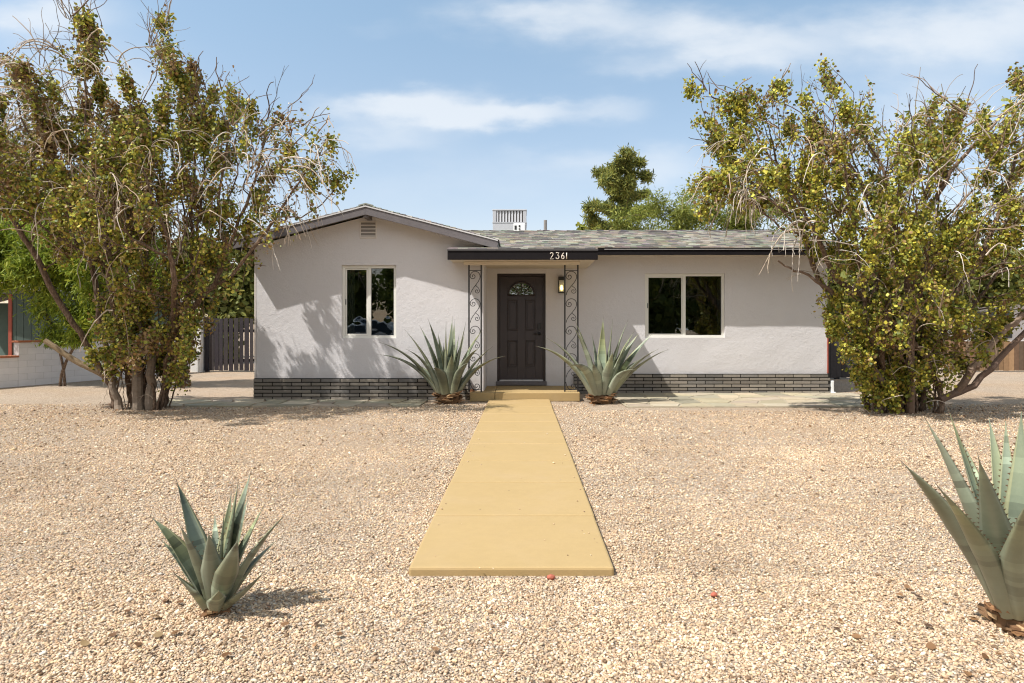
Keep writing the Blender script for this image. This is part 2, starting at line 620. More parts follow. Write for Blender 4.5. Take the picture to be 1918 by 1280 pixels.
def scroll_post(house, xa, xb, y, z0, z1, label):
    """Wrought iron porch post: two square bars, flat ties and S scrolls between them."""
    p = bpy.data.objects.new('ornamental_post', None)
    COL.objects.link(p)
    p.parent = house
    tag(p, label)
    h = 0.0135
    for x in (xa, xb):
        b = MB()
        b.box(x - h, x + h, y - h, y + h, z0, z1)
        b.build('bar', M['black'], p, bevel=0.002)
    for z in (z0 + 0.035, z1 - 0.10):
        t = MB()
        t.box(xa + h, xb - h, y - 0.006, y + 0.006, z - 0.006, z + 0.006)
        t.build('tie', M['black'], p)
    w = (xb - xa) - 2 * h
    unit = 0.50
    zt = z1 - 0.11
    k = 0
    while zt - unit > z0:
        s = MB()
        cx = (xa + xb) / 2
        r = w * 0.46
        cz = zt - r - 0.004
        # upper half: arch over the top that curls in on the left
        arch = [(cx + r * math.cos(a), y, cz + r * math.sin(a)) for a in np.linspace(0.0, math.pi, 14)]
        curl = spiral(cx - r * 0.40, cz, r * 0.60, math.pi, 1.25, y, 26, 1)
        stem = [(cx + r * math.cos(a) + 0.0, y, cz + r * math.sin(a)) for a in (-0.12,)]
        zb = zt - unit + 0.012
        # diagonal stem to the lower curl
        low = (xa + h + 0.012, zb + 0.05)
        d = []
        x0_, z0_ = cx + r, cz
        for q in np.linspace(0.06, 1, 12):
            e = q * q * (3 - 2 * q)
            d.append((x0_ + (low[0] - x0_) * e, y, z0_ + (low[1] - z0_) * q))
        s.tube(d[::-1] + arch + curl[1:], 0.0068, 5)
        c2 = (cx + r * 0.38, zb + 0.125)
        cu2 = spiral(c2[0], c2[1], r * 0.52, 0.15, 1.2, y, 24, -1)
        top2 = d[5]
        s.tube([top2, ((top2[0] + cu2[0][0]) / 2 + 0.02, y, (top2[2] + cu2[0][2]) / 2)] + cu2, 0.0062, 5)
        s.build('scroll', M['black'], p, smooth=True)
        zt -= unit
        k += 1
    # foot scroll
    s = MB()
    cx = (xa + xb) / 2
    rem = zt - z0
    if rem > 0.1:
        c = spiral(cx + 0.03, z0 + 0.10, 0.062, -math.pi / 2, 1.3, y, 26, 1)
        s.tube([(xa + h + 0.004, y, zt - 0.02), (xa + 0.03, y, z0 + 0.12), (xa + 0.07, y, z0 + 0.05)] + c, 0.0068, 5)
        s.build('scroll', M['black'], p, smooth=True)
    return p


def make_house():
    rng = random.Random(11)
    house = empty('house', (0, MY, 0), 'single storey stucco house with gabled wing, dark door and grey brick base', 'house')
    ztop_eave = 2.80
    pitch = 0.2595

    def gable_top(x):
        return 3.545 - 0.15 - pitch * abs(x - RX)
    win_l = (-3.34, -2.335, 1.133, 2.482)
    win_r = (2.48, 4.10, 1.127, 2.432)
    vent = (-3.005, -2.69, 2.975, 3.29)
    door_hole = (-0.52, 0.466, 0.17, 2.432)
    # stucco of the wing
    w = MB()
    wall_front(w, WX0, WX1, 0.0, gable_top, WY, [win_l], amp=0.006)
    n = 14
    for i in range(n):   # right return of the wing and the left side wall
        z0, z1 = 2.86 * i / n, 2.86 * (i + 1) / n
        w.poly([(WX1, WY + wave(WX1, z0, 0.006), z0), (WX1, MY + 0.1, z0), (WX1, MY + 0.1, z1), (WX1, WY + wave(WX1, z1, 0.006), z1)])
        w.poly([(WX0, BACK, z0), (WX0, WY + wave(WX0, z0, 0.006), z0), (WX0, WY + wave(WX0, z1, 0.006), z1), (WX0, BACK, z1)])
    ow = w.build('wall', M['stucco'], house, smooth=True)
    ow.data.set_sharp_from_angle(angle=R(35))
    # stucco of the main body
    w = MB()
    wall_front(w, WX1, MX1, 0.0, lambda x: 2.88, MY, [win_r, door_hole], amp=0.016)
    for i in range(n):
        z0, z1 = 2.88 * i / n, 2.88 * (i + 1) / n
        w.poly([(MX1, MY + wave(MX1, z0, .016), z0), (MX1, BACK, z0), (MX1, BACK, z1), (MX1, MY + wave(MX1, z1, .016), z1)])
        w.poly([(WX0, BACK, z0), (WX0, BACK, z1), (MX1, BACK, z1), (MX1, BACK, z0)])
    w.poly([(MX1, MY, 2.88), (MX1, BACK, 2.88), (MX1, 17.2, 3.70)])
    om = w.build('wall', M['stucco'], house, smooth=True)
    om.data.set_sharp_from_angle(angle=R(35))
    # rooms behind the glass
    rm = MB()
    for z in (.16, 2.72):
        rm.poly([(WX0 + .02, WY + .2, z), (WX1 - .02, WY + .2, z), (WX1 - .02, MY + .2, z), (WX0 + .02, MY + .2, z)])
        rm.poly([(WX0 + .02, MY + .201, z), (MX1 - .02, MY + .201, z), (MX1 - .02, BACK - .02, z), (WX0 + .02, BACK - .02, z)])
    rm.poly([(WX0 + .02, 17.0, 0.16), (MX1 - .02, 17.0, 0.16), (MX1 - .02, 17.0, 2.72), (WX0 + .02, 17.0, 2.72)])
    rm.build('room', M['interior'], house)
    for x0, x1, yy in ((-3.30, -3.14, WY + 0.15), (3.98, 4.08, MY + 0.15)):
        cu = MB()
        k = 9
        for i in range(k):
            a, b = x0 + (x1 - x0) * i / k, x0 + (x1 - x0) * (i + 1) / k
            cu.poly([(a, yy + 0.02 * (i % 2), 1.0), (b, yy + 0.02 * ((i + 1) % 2), 1.0), (b, yy + 0.02 * ((i + 1) % 2), 2.6), (a, yy + 0.02 * (i % 2), 2.6)])
        cu.build('curtain', M['curtain'], house)
    # brick base
    for (x0, x1, yy) in ((WX0 - 0.02, -0.97, WY - 0.085), (1.03, MX1 + 0.02, MY - 0.085)):
        b, mo = MB(), MB()
        brick_course(b, mo, x0, x1, yy, 0.0, 6, rng)
        if yy < 13:   # returns along the left side wall
            for r in range(6):
                yq = yy + 0.1
                while yq < 14.5:
                    g = rng.uniform(0.8, 1.25)
                    b.col = (0.165 * g, 0.15 * g, 0.136 * g)
                    b.box(x0 - 0.002, x0 + 0.016, yq + (r % 2) * .17, yq + (r % 2) * .17 + .344, r * .0668, (r + 1) * .0668 - .011)
                    yq += .355
        else:         # return round the right corner
            for r in range(6):
                yq = yy + 0.1
                while yq < 16:
                    g = rng.uniform(0.8, 1.25)
                    b.col = (0.165 * g, 0.15 * g, 0.136 * g)
                    b.box(x1 - 0.016, x1 + 0.002, yq + (r % 2) * .17, yq + (r % 2) * .17 + .344, r * .0668, (r + 1) * .0668 - .011)
                    yq += .355
        bo = b.build('brick_base', M['brick'], house, bevel=0.003, colors=True, seg=1)
        mo.build('mortar', M['mortar'], bo)
    ru = MB()
    ru.box(-0.963, -0.885, WY - 0.10, WY - 0.012, 0.0, 0.20)
    ru.build('corner_block', M['rust_brick'], house, bevel=0.006)
    # windows
    make_window(house, *win_l, WY, -1, 'tall white sliding window of the gabled wing')
    make_window(house, *win_r, MY, -1, 'wide white sliding window of the main wall')
    # gable vent
    v = MB()
    a, b, c, d = vent
    frame_bars(v, a, b, c, d, WY - 0.02, WY + 0.02, 0.022)
    vo = v.build('gable_vent', M['vent_paint'], house, bevel=0.003)
    for i in range(4):
        s = MB()
        z = c + 0.03 + i * (d - c - 0.05) / 4
        s.hexa([(a + .022, WY - .024, z), (b - .022, WY - .024, z), (b - .022, WY + .012, z + .052), (a + .022, WY + .012, z + .052),
                (a + .022, WY - .024, z + .008), (b - .022, WY - .024, z + .008), (b - .022, WY + .012, z + .060), (a + .022, WY + .012, z + .060)])
        s.build('slat', M['vent_paint'], vo)
    bk = MB()
    bk.box(a + .0225, b - .0225, WY - 0.013, WY - 0.006, c + .0225, d - .0225)
    bk.build('backing', M['sheet_dark'], vo)
    # ---- wing roof
    ry = WY - 0.33
    yb = 16.6
    zr = 3.545
    zl = zr - pitch * 2.37
    xr, xl = RX + 2.37, RX - 2.37
    dk = MB()
    for sx in (xr, xl):
        q = [(RX, ry, zr - .02), (sx, ry, zl - .02), (sx, yb, zl - .02), (RX, yb, zr - .02)]
        if sx < RX:
            q = q[::-1]
        slab(dk, q, 0.045)
    wr = dk.build('roof', M['roof_edge'], house)
    tag(wr, 'low gable roof over the front wing')
    sh = MB()
    shingles(sh, (xr + 0.02, ry - 0.015, zl - .005 - .012), (0, 1, 0), (-1, 0, pitch), yb - ry, 2.40 * math.hypot(1, pitch), rng)
    shingles(sh, (xl - 0.02, ry - 0.015, zl - .005 - .012), (0, 1, 0), (1, 0, pitch), yb - ry, 2.40 * math.hypot(1, pitch), rng)
    for k in range(28):      # ridge caps
        y0 = ry - 0.02 + k * 0.15
        g = rng.uniform(0.8, 1.2)
        sh.col = tuple(q * g for q in rng.choice(SHG))
        for s in (-1, 1):
            sh.poly([(RX, y0, zr + .022), (RX + s * .13, y0, zr + .022 - .13 * pitch), (RX + s * .13, y0 + .18, zr + .010 - .13 * pitch), (RX, y0 + .18, zr + .010)])
            sh.poly([(RX, y0, zr + .022), (RX + s * .13, y0, zr + .022 - .13 * pitch), (RX + s * .13, y0, zr - .0 - .13 * pitch), (RX, y0, zr)])
    sh.build('shingles', M['shingle'], wr, colors=True)
    rk = MB()
    for s in (-1, 1):
        xe = RX + s * 2.37
        q = [(RX, ry - .03, zr - .055), (xe, ry - .03, zl - .055), (xe, ry - .002, zl - .055), (RX, ry - .002, zr - .055)]
        slab(rk, q if s > 0 else q[::-1], 0.135)
    rk.build('rake_board', M['rake'], wr, bevel=0.003)
    dr = MB()
    for s in (-1, 1):
        xe = RX + s * 2.375
        q = [(RX, ry - .042, zr - .026), (xe, ry - .042, zl - .026), (xe, ry - .004, zl - .026), (RX, ry - .004, zr - .026)]
        slab(dr, q if s > 0 else q[::-1], 0.024)
    dr.build('drip_edge', M['drip'], wr)
    so = MB()
    for s in (-1, 1):
        xe = RX + s * 2.37
        q = [(RX, ry, zr - .075), (xe, ry, zl - .075), (xe, WY + .12, zl - .075), (RX, WY + .12, zr - .075)]
        slab(so, q if s > 0 else q[::-1], 0.03)
        q = [(RX + s * 2.12, WY + .12, zl - .075 + .25 * pitch), (xe, WY + .12, zl - .075), (xe, yb, zl - .075), (RX + s * 2.12, yb, zl - .075 + .25 * pitch)]
        slab(so, q if s > 0 else q[::-1], 0.03)
    so.build('soffit', M['soffit'], wr)
    rb = MB()
    rb.box(RX - .045, RX + .045, ry - .001, WY + .1, zr - .235, zr - .105)
    rb.build('ridge_beam_end', M['rake'], wr, bevel=0.004)
    for ea, eb, ec in ((xr - .028, xr - .002, 13.5), (xl + .002, xl + .028, yb)):   # along the wing's two sides
        ef = MB()
        ef.box(ea, eb, ry, ec, zl - .19, zl - .066)
        ef.build('eave_board', M['fascia'], wr)
    # ---- main roof
    ey, ez = 13.39, 2.915
    gy, gz = 17.2, 3.775
    slope = (gz - ez) / (gy - ey)
    x0, x1 = WX0 - 0.28, MX1 + 0.27
    dk = MB()
    slab(dk, [(x0, gy, gz - .02), (x0, 14.4, ez + slope * 1.01 - .02), (RX, 14.4, ez + slope * 1.01 - .02), (RX, gy, gz - .02)], .045)
    slab(dk, [(RX, gy, gz - .02), (RX, ey, ez - .02), (x1, ey, ez - .02), (x1, gy, gz - .02)], .045)
    slab(dk, [(x0, gy, gz - .02), (x1, gy, gz - .02), (x1, 21.0, gz - .02 - slope * 3.8), (x0, 21.0, gz - .02 - slope * 3.8)][::-1], .045)
    mr = dk.build('roof', M['roof_edge'], house)
    tag(mr, 'mottled grey shingle roof over the main body')
    sh = MB()

    def keep(p):
        # nothing under the wing roof; nothing left of the wing's eave in front
        zw = zr - pitch * abs(p.x - RX)
        return not (abs(p.x - RX) < 2.37 and zw > p.z + 0.03)
    shingles(sh, (x0, ey - .02, ez - .017), (1, 0, 0), (0, 1, slope), x1 - x0, (gy - ey + .02) * math.hypot(1, slope), rng,
             keep=lambda p: keep(p) and (p.x > RX or p.y > 14.4))
    shingles(sh, (x0, 21.0, gz - slope * 3.8), (1, 0, 0), (0, -1, slope), x1 - x0, 3.8 * math.hypot(1, slope), rng, expo=0.3)
    xx = x0
    while xx < x1:
        g = rng.uniform(0.75, 1.25)
        sh.col = tuple(q * g for q in rng.choice(SHG))
        e = min(xx + .17, x1)
        hgt = rng.uniform(.016, .03)
        for s in (-1, 1):
            sh.poly([(xx, gy, gz + hgt), (e, gy, gz + hgt - .006), (e, gy + s * .13, gz + hgt - .006 - .13 * slope), (xx, gy + s * .13, gz + hgt - .13 * slope)])
        xx += .15
    sh.build('shingles', M['shingle'], mr, colors=True)
    fa = MB()
    fa.box(-0.44, x1, ey - .002, ey + .03, ez - .158, ez - .07)
    fa.box(-0.44, x1 + .001, ey - .014, ey + .028, ez - .0685, ez - .024)
    fa.build('fascia', M['fascia'], mr, bevel=0.003)
    dr = MB()
    dr.box(1.6, x1 + .002, ey - .019, ey - .0145, ez - .052, ez - .044)
    dr.build('drip_edge', M['drip'], mr)
    so = MB()
    so.box(-0.44, x1, ey + .031, MY + .05, ez - .125, ez - .10)
    so.build('soffit', M['soffit'], mr)
    rk = MB()
    slab(rk, [(x1 - .03, ey + .03, ez - .067), (x1, ey + .03, ez - .067), (x1, gy, gz - .067), (x1 - .03, gy, gz - .067)], .12)
    rk.build('rake_board', M['fascia'], mr)
    # ---- porch roof
    px0, px1, py = -1.32, 1.32, 12.02
    pz = 2.715
    dk = MB()
    slab(dk, [(px0, 13.75, pz + .235), (px0, py, pz), (px1, py, pz), (px1, 13.75, pz + .235)], .05)
    pr = dk.build('roof', M['roof_edge'], house)
    tag(pr, 'flat porch roof over the front door')
    sh = MB()
    shingles(sh, (px0, py - .02, pz + .002), (1, 0, 0), (0, 1, .135), px1 - px0, 1.45, rng,
             keep=lambda p: not (p.x < WX1 and p.y > WY - .05))
    sh.build('shingles', M['shingle'], pr, colors=True)
    fa = MB()
    fa.box(px0, px1, py - .03, py - .001, pz - .195, pz - .018)
    for xx in (px0 + .001, px1 - .027):
        slab(fa, [(xx, py, pz - .02), (xx + .026, py, pz - .02), (xx + .026, 13.40, pz + .16), (xx, 13.40, pz + .16)], .17)
    fo = fa.build('porch_fascia', M['fascia'], pr, bevel=0.003)
    dr = MB()
    dr.box(px0 - .004, px1 + .004, py - .044, py - .0305, pz - .034, pz - .010)
    dr.build('drip_edge', M['roof_edge'], pr)
    ce = MB()
    ce.box(px0 + .03, px1 - .03, py + .001, MY - .02, pz - .185, pz - .15)
    ce.build('porch_ceiling', M['soffit'], pr)
    be = MB()
    be.box(-1.075, 1.045, 12.37, 12.53, 2.470, 2.529)
    be.build('porch_beam', M['soffit'], pr, bevel=0.008)
    # house number 2361
    dig = {
        '2': [(-.9, .6), (-.75, .9), (-.2, 1.0), (.45, .85), (.6, .5), (.3, .05), (-.3, -.45), (-.9, -1), (.85, -1)],
        '3': [(-.8, 1), (.75, 1), (0, .2), (.55, .05), (.8, -.35), (.55, -.8), (0, -1), (-.6, -.85), (-.85, -.6)],
        '6': [(.55, .95), (0, .65), (-.5, .15), (-.7, -.4), (-.45, -.85), (0, -1), (.5, -.85), (.7, -.4), (.45, -.02), (0, .08), (-.45, -.08), (-.68, -.35)],
        '1': [(0, 1), (0, -1)],
    }
    for ch, xc in zip('2361', (0.515, 0.612, 0.705, 0.772)):
        g = MB()
        pts = [(xc + a * .034, py - .036, 2.588 + b * .054) for a, b in dig[ch]]
        g.tube(pts, 0.0075 if ch != '1' else 0.009, 6)
        g.build('house_number', M['numbers'], pr, smooth=True)
    # ---- door
    fr = MB()
    a, b, c, d = door_hole
    fr.box(a + .002, a + .05, MY + .055, MY + .12, c, d - .002)
    fr.box(b - .05, b - .002, MY + .055, MY + .12, c, d - .002)
    fr.box(a + .05, b - .05, MY + .055, MY + .12, d - .055, d - .002)
    fr.build('door_frame', M['door_dark'], house, bevel=0.003)
    th = MB()
    th.box(a - .02, b + .02, MY - .05, MY + .10, .165, .245)
    th.build('threshold_step', M['rake'], house, bevel=0.006)
    sl = MB()
    sl.box(a + .05, b - .05, MY + .02, MY + .11, .2452, .272)
    sl.build('door_sill', M['drip'], house, bevel=0.004)
    dx0, dx1, dz0, dz1 = a + .053, b - .053, .275, d - .06
    yd = MY + .085
    D = MB()
    cxm = (dx0 + dx1) / 2
    W = dx1 - dx0
    # leaf built of stiles and rails round the sunk panels and the fanlight
    pw = W * 0.235
    pl = [(dx0 + W * .175, dx0 + W * .175 + pw), (dx1 - W * .175 - pw, dx1 - W * .175)]
    zA, zB = (dz0 + .25, dz0 + .80), (dz0 + 1.00, dz0 + 1.625)
    fz, frad = dz0 + 1.715, 0.268
    D.box(dx0, dx1, yd + .012, yd + .04, dz0, fz)           # core
    D.box(dx0, pl[0][0], yd, yd + .0118, dz0, dz1)
    D.box(pl[1][1], dx1, yd, yd + .0118, dz0, dz1)
    D.box(pl[0][1], pl[1][0], yd, yd + .0118, dz0, fz)
    for (p, q) in pl:
        D.box(p, q, yd, yd + .0118, dz0, zA[0])
        D.box(p, q, yd, yd + .0118, zA[1], zB[0])
        D.box(p, q, yd, yd + .0118, zB[1], fz)
    # arch infill above the fanlight
    n = 20
    L, Rr = pl[0][0], pl[1][1]
    for i in range(n):
        a0, a1 = math.pi * i / n, math.pi * (i + 1) / n
        p0 = (cxm + frad * math.cos(a0), fz + frad * math.sin(a0))
        p1 = (cxm + frad * math.cos(a1), fz + frad * math.sin(a1))

        def outp(an):
            x = min(max(cxm + 1.2 * math.cos(an), L), Rr)
            return x
        q0 = (outp(a0) if i else Rr, dz1)
        q1 = (outp(a1) if i < n - 1 else L, dz1)
        x0_, x1_ = min(max(p0[0], L), Rr), min(max(p1[0], L), Rr)
        D.poly([(x0_, yd + .0005, p0[1]), (x0_, yd + .0005, dz1), (x1_, yd + .0005, dz1), (x1_, yd + .0005, p1[1])])
    D.poly([(L, yd + .0005, fz), (cxm - frad, yd + .0005, fz), (cxm - frad, yd + .0005, dz1), (L, yd + .0005, dz1)][::-1])
    D.poly([(cxm + frad, yd + .0005, fz), (Rr, yd + .0005, fz), (Rr, yd + .0005, dz1), (cxm + frad, yd + .0005, dz1)][::-1])
    door = D.build('door', M['door'], house, bevel=0.002, seg=1)
    for (p, q) in pl:
        for (u, v_) in (zA, zB):
            m = MB()
            frame_bars(m, p + .002, q - .002, u + .002, v_ - .002, yd - .008, yd + .0115, .022)
            m.build('panel_moulding', M['door_dark'], door, bevel=0.006)
            m = MB()
            m.box(p + .05, q - .05, yd - .002, yd + .0117, u + .05, v_ - .05)
            m.build('panel', M['door'], door, bevel=0.010)
    g = MB()
    pts = [(cxm + (frad + .004) * math.cos(t), yd + .02, fz + (frad + .004) * math.sin(t)) for t in np.linspace(0, math.pi, 24)]
    g.poly(pts[::-1])
    g.build('fanlight', M['fan_glass'], door)
    m = MB()
    m.tube([(cxm + frad * math.cos(t), yd - .004, fz + frad * math.sin(t)) for t in np.linspace(0, math.pi, 24)], .018, 8)
    m.tube([(cxm - frad, yd - .004, fz), (cxm + frad, yd - .004, fz)], .018, 8)
    m.tube([(cxm + .07 * math.cos(t), yd + .006, fz + .07 * math.sin(t)) for t in np.linspace(0, math.pi, 12)], .009, 6)
    for t in (math.pi * .25, math.pi * .5, math.pi * .75):
        m.tube([(cxm + .07 * math.cos(t), yd + .006, fz + .07 * math.sin(t)), (cxm + frad * math.cos(t), yd + .006, fz + frad * math.sin(t))], .009, 6)
    m.build('fanlight_bars', M['door_dark'], door, smooth=True)
    h = MB()
    hx = dx1 - .075
    h.box(hx - .035, hx + .035, yd - .03, yd - .0005, 1.30, 1.42)
    h.build('deadbolt', M['black'], door, bevel=0.01)
    h = MB()
    h.tube([(hx, yd - .002, 1.21), (hx, yd - .03, 1.21)], [.034, .032], 14)
    h.tube([(hx, yd - .03, 1.21), (hx, yd - .055, 1.21), (hx - .04, yd - .06, 1.212), (hx - .115, yd - .058, 1.205)], [.014, .014, .013, .010], 8)
    h.build('handle', M['black'], door, smooth=True)
    # porch step
    st = MB()
    st.box(-.95, -.502, 12.27, MY - .09, 0.0, .160)
    st.box(-.498, 1.03, 12.265, MY - .09, 0.0, .162)
    st.build('porch_step', M['walk'], house, bevel=0.012)
    for (a_, b_, lb) in ((-.99 + .012, -.755, 'left wrought iron porch post in front of the sunlit wing corner'),
                         (.768, 1.005, 'right wrought iron porch post beside the wall lamp')):
        scroll_post(house, a_, b_, 12.44, .161, 2.4695, lb)
    # wall lamp
    lx0, lx1, lz0, lz1 = .715, .845, 2.03, 2.37
    ly = MY
    l = MB()
    l.box(lx0 + .02, lx1 - .02, ly - .03, ly + .01, lz0 + .02, lz1)
    l.box(lx0, lx1, ly - .16, ly - .03, lz1 - .085, lz1 - .01)
    l.box(lx0, lx1, ly - .16, ly - .03, lz0, lz0 + .022)
    for x in (lx0, lx1 - .014):
        for yy in (ly - .16, ly - .044):
            l.box(x, x + .014, yy, yy + .014, lz0 + .022, lz1 - .085)
    lo = l.build('wall_lamp', M['black'], house, bevel=0.003)
    g = MB()
    g.box(lx0 + .016, lx1 - .016, ly - .142, ly - .046, lz0 + .0225, lz1 - .0855)
    g.build('lamp_glass', M['frost'], lo)
    g = MB()
    g.tube([((lx0 + lx1) / 2, ly - .157, lz0 + .05), ((lx0 + lx1) / 2, ly - .157, lz0 + .09), ((lx0 + lx1) / 2, ly - .157, lz0 + .15)], [.015, .028, .014], 12)
    g.build('bulb', M['bulb'], lo, smooth=True)
    # red corner trim and short white pipe at the right-hand corner
    t = MB()
    t.box(MX1 - .004, MX1 + .016, MY - .022, MY + .03, .405, 1.55)
    t.build('corner_trim', M['red_trim'], house, bevel=0.004)
    t = MB()
    t.box(MX1 + .04, MX1 + .105, MY - .075, MY - .01, .02, .26)
    t.box(MX1 + .035, MX1 + .13, MY - .10, MY + .0, .004, .035)
    t.build('pipe_stub', M['offwhite'], house, bevel=0.012)
    t = MB()
    t.box(WX0 - .035, WX0 - .004, WY - .005, WY + .03, .0, 2.8)
    t.build('corner_trim', M['vent_paint'], house, bevel=0.004)
    return house


def make_roof_things():
    # evaporative cooler
    x0, x1, y0, y1 = -.79, .10, 18.0, 18.85
    c = empty('evaporative_cooler', ((x0 + x1) / 2, (y0 + y1) / 2, 3.55), 'boxy metal evaporative cooler standing behind the roof ridge', 'cooler')
    b = MB()
    b.box(x0, x1, y0, y1, 3.86, 4.10)
    b.box(x0 - .01, x1 + .01, y0 - .01, y1 + .01, 4.102, 4.125)
    b.box(x0 - .01, x1 + .01, y0 - .01, y1 + .01, 4.43, 4.46)
    for x in (x0, x1 - .09):
        b.box(x, x + .09, y0, y0 + .09, 4.1255, 4.4295)
        b.box(x, x + .09, y1 - .09, y1, 4.1255, 4.4295)
    b.build('housing', M['sheet'], c, bevel=0.006)
    l = MB()
    n = 9
    for i in range(n):
        xa = x0 + .095 + i * (x1 - x0 - .19) / n
        w = (x1 - x0 - .19) / n
        l.hexa([(xa, y0 + .03, 4.13), (xa + w * .62, y0 + .005, 4.13), (xa + w * .68, y0 + .012, 4.13), (xa + w * .06, y0 + .04, 4.13),
                (xa, y0 + .03, 4.427), (xa + w * .62, y0 + .005, 4.427), (xa + w * .68, y0 + .012, 4.427), (xa + w * .06, y0 + .04, 4.427)])
    l.build('louvres', M['sheet'], c)
    k = MB()
    k.box(x0 + .02, x1 - .02, y0 + .06, y1 - .04, 4.127, 4.428)
    k.build('pad', M['sheet_dark'], c)
    for x in (x0 + .05, x1 - .05):
        for y in (y0 + .05, y1 - .05):
            s = MB()
            s.box(x - .02, x + .02, y - .02, y + .02, 3.55 - .1, 3.8595)
            s.build('leg', M['sheet_dark'], c)
    p = MB()
    p.box(x1 - .34, x1 - .04, y0 - .025, y0 - .002, 3.87, 4.095)
    po = p.build('access_panel', M['offwhite'], c, bevel=0.006)
    h = MB()
    h.box(x1 - .315, x1 - .26, y0 - .035, y0 - .0255, 3.92, 4.03)
    h.box(x1 - .205, x1 - .165, y0 - .035, y0 - .0255, 3.99, 4.04)
    h.box(x1 - .205, x1 - .165, y0 - .035, y0 - .0255, 3.92, 3.955)
    h.build('slots', M['black'], po)
    # vent pipe
    v = MB()
    z0 = 3.70
    v.tube([(.585, 17.6, z0 - .15), (.585, 17.6, 4.11)], .042, 16)
    v.tube([(.585, 17.6, z0 - .05), (.585, 17.6, z0 + .07)], [.13, .05], 16)
    o = v.build('vent_pipe', M['sheet_dark'], None, origin=(.585, 17.6, z0), smooth=True)
    o.data.set_sharp_from_angle(angle=R(40))
    tag(o, 'slim grey vent pipe rising behind the roof ridge', 'pipe')
    v = MB()
    v.hexa([(.25, 17.5, z0 + .0), (.60 - .12, 17.45, z0 + .0), (.60 - .12, 17.8, z0), (.25, 17.8, z0),
            (.33, 17.5, z0 + .10), (.46, 17.45, z0 + .155), (.46, 17.8, z0 + .13), (.33, 17.8, z0 + .10)])
    o = v.build('roof_vent', M['fascia'], None, origin=(.4, 17.6, z0), bevel=0.01)
    tag(o, 'low dark roof vent beside the slim pipe', 'vent')
# ------------------------------------------------------------------ plants
def rand_rot(n, rng):
    q = rng.normal(size=(n, 4))
    q /= np.linalg.norm(q, axis=1)[:, None]
    w, x, y, z = q.T
    m = np.empty((n, 3, 3))
    m[:, 0, 0] = 1 - 2 * (y * y + z * z); m[:, 0, 1] = 2 * (x * y - w * z); m[:, 0, 2] = 2 * (x * z + w * y)
    m[:, 1, 0] = 2 * (x * y + w * z); m[:, 1, 1] = 1 - 2 * (x * x + z * z); m[:, 1, 2] = 2 * (y * z - w * x)
    m[:, 2, 0] = 2 * (x * z - w * y); m[:, 2, 1] = 2 * (y * z + w * x); m[:, 2, 2] = 1 - 2 * (x * x + y * y)
    return m


BROAD = np.array([(0, 0, 0), (.33, .16, .07), (.46, .50, .10), (.22, .86, .07), (0, 1.0, -.02), (-.22, .86, .07), (-.46, .50, .10), (-.33, .16, .07)])
BROAD_F = [(0, 1, 2, 3), (0, 3, 4, 4), (0, 5, 6, 7), (0, 4, 5, 5)]
BROAD_F = [(0, 1, 2, 3, 4), (0, 4, 5, 6, 7)]
NARROW = np.array([(0, 0, 0), (.10, .35, .02), (.08, .75, .0), (0, 1, -.06), (-.08, .75, .0), (-.10, .35, .02)])
NARROW_F = [(0, 1, 2, 3), (0, 3, 4, 5)]


def leaf_mesh(name, pos, size, rot, cols, shape='broad'):
    T, Fc = (BROAD, BROAD_F) if shape == 'broad' else (NARROW, NARROW_F)
    n = len(pos)
    v = T[None] * size[:, None, None]
    v = np.einsum('nij,nkj->nki', rot, v) + pos[:, None, :]
    k = len(T)
    base = (np.arange(n) * k)[:, None, None]
    f = np.array(Fc)[None] + base
    nper = f.shape[2]
    return np_mesh(name, v.reshape(-1, 3), f.ravel(), nper, np.repeat(cols, len(Fc), axis=0))


def colonize(stems, attr, rng, step=0.13, infl=1.0, kill=0.2, iters=110, up=0.05, jit=0.25):
    """Space colonisation: stems are polylines; branches grow towards the points in attr."""
    P, par = [], []
    for s in stems:
        last = -1
        for p in s:
            P.append(np.array(p, float))
            par.append(last)
            last = len(P) - 1
    P = list(P)
    A = np.array(attr, float)
    best = np.full(len(A), 1e9)
    bi = np.zeros(len(A), int)

    def upd(i0):
        nonlocal best, bi
        Q = np.array(P[i0:])
        if len(Q) == 0 or len(A) == 0:
            return
        d = np.linalg.norm(A[:, None, :] - Q[None], axis=2)
        j = d.argmin(1)
        dm = d[np.arange(len(A)), j]
        m = dm < best
        best[m] = dm[m]
        bi[m] = j[m] + i0
    upd(0)
    done = {}
    for it in range(iters):
        if len(A) == 0:
            break
        act = best < (infl if it > 12 else 2.5)
        if not act.any():
            infl *= 1.5
            if infl > 8:
                break
            continue
        ids = np.unique(bi[act])
        i0 = len(P)
        for i in ids:
            sel = act & (bi == i)
            d = A[sel] - P[i]
            d = (d / np.linalg.norm(d, axis=1)[:, None]).mean(0)
            d = d + np.array([0, 0, up]) + rng.normal(size=3) * jit * 0.5
            n = np.linalg.norm(d)
            if n < 1e-6:
                continue
            c = done.get(i, 0)
            if c > 3:
                best[sel] = 1e9
                continue
            done[i] = c + 1
            P.append(P[i] + d / n * step * rng.uniform(.8, 1.2))
            par.append(i)
        upd(i0)
        alive = best > kill
        A, best, bi = A[alive], best[alive], bi[alive]
    return np.array(P), np.array(par)


def radii_of(P, par, tip=0.004, expo=2.1, rmax=0.12):
    n = len(P)
    acc = np.zeros(n)
    kids = [[] for _ in range(n)]
    for i in range(n):
        if par[i] >= 0:
            kids[par[i]].append(i)
    r = np.zeros(n)
    for i in range(n - 1, -1, -1):
        if not kids[i]:
            r[i] = tip
        else:
            r[i] = min((sum(r[k] ** expo for k in kids[i])) ** (1 / expo) + 0.00012, rmax)
    return r, kids


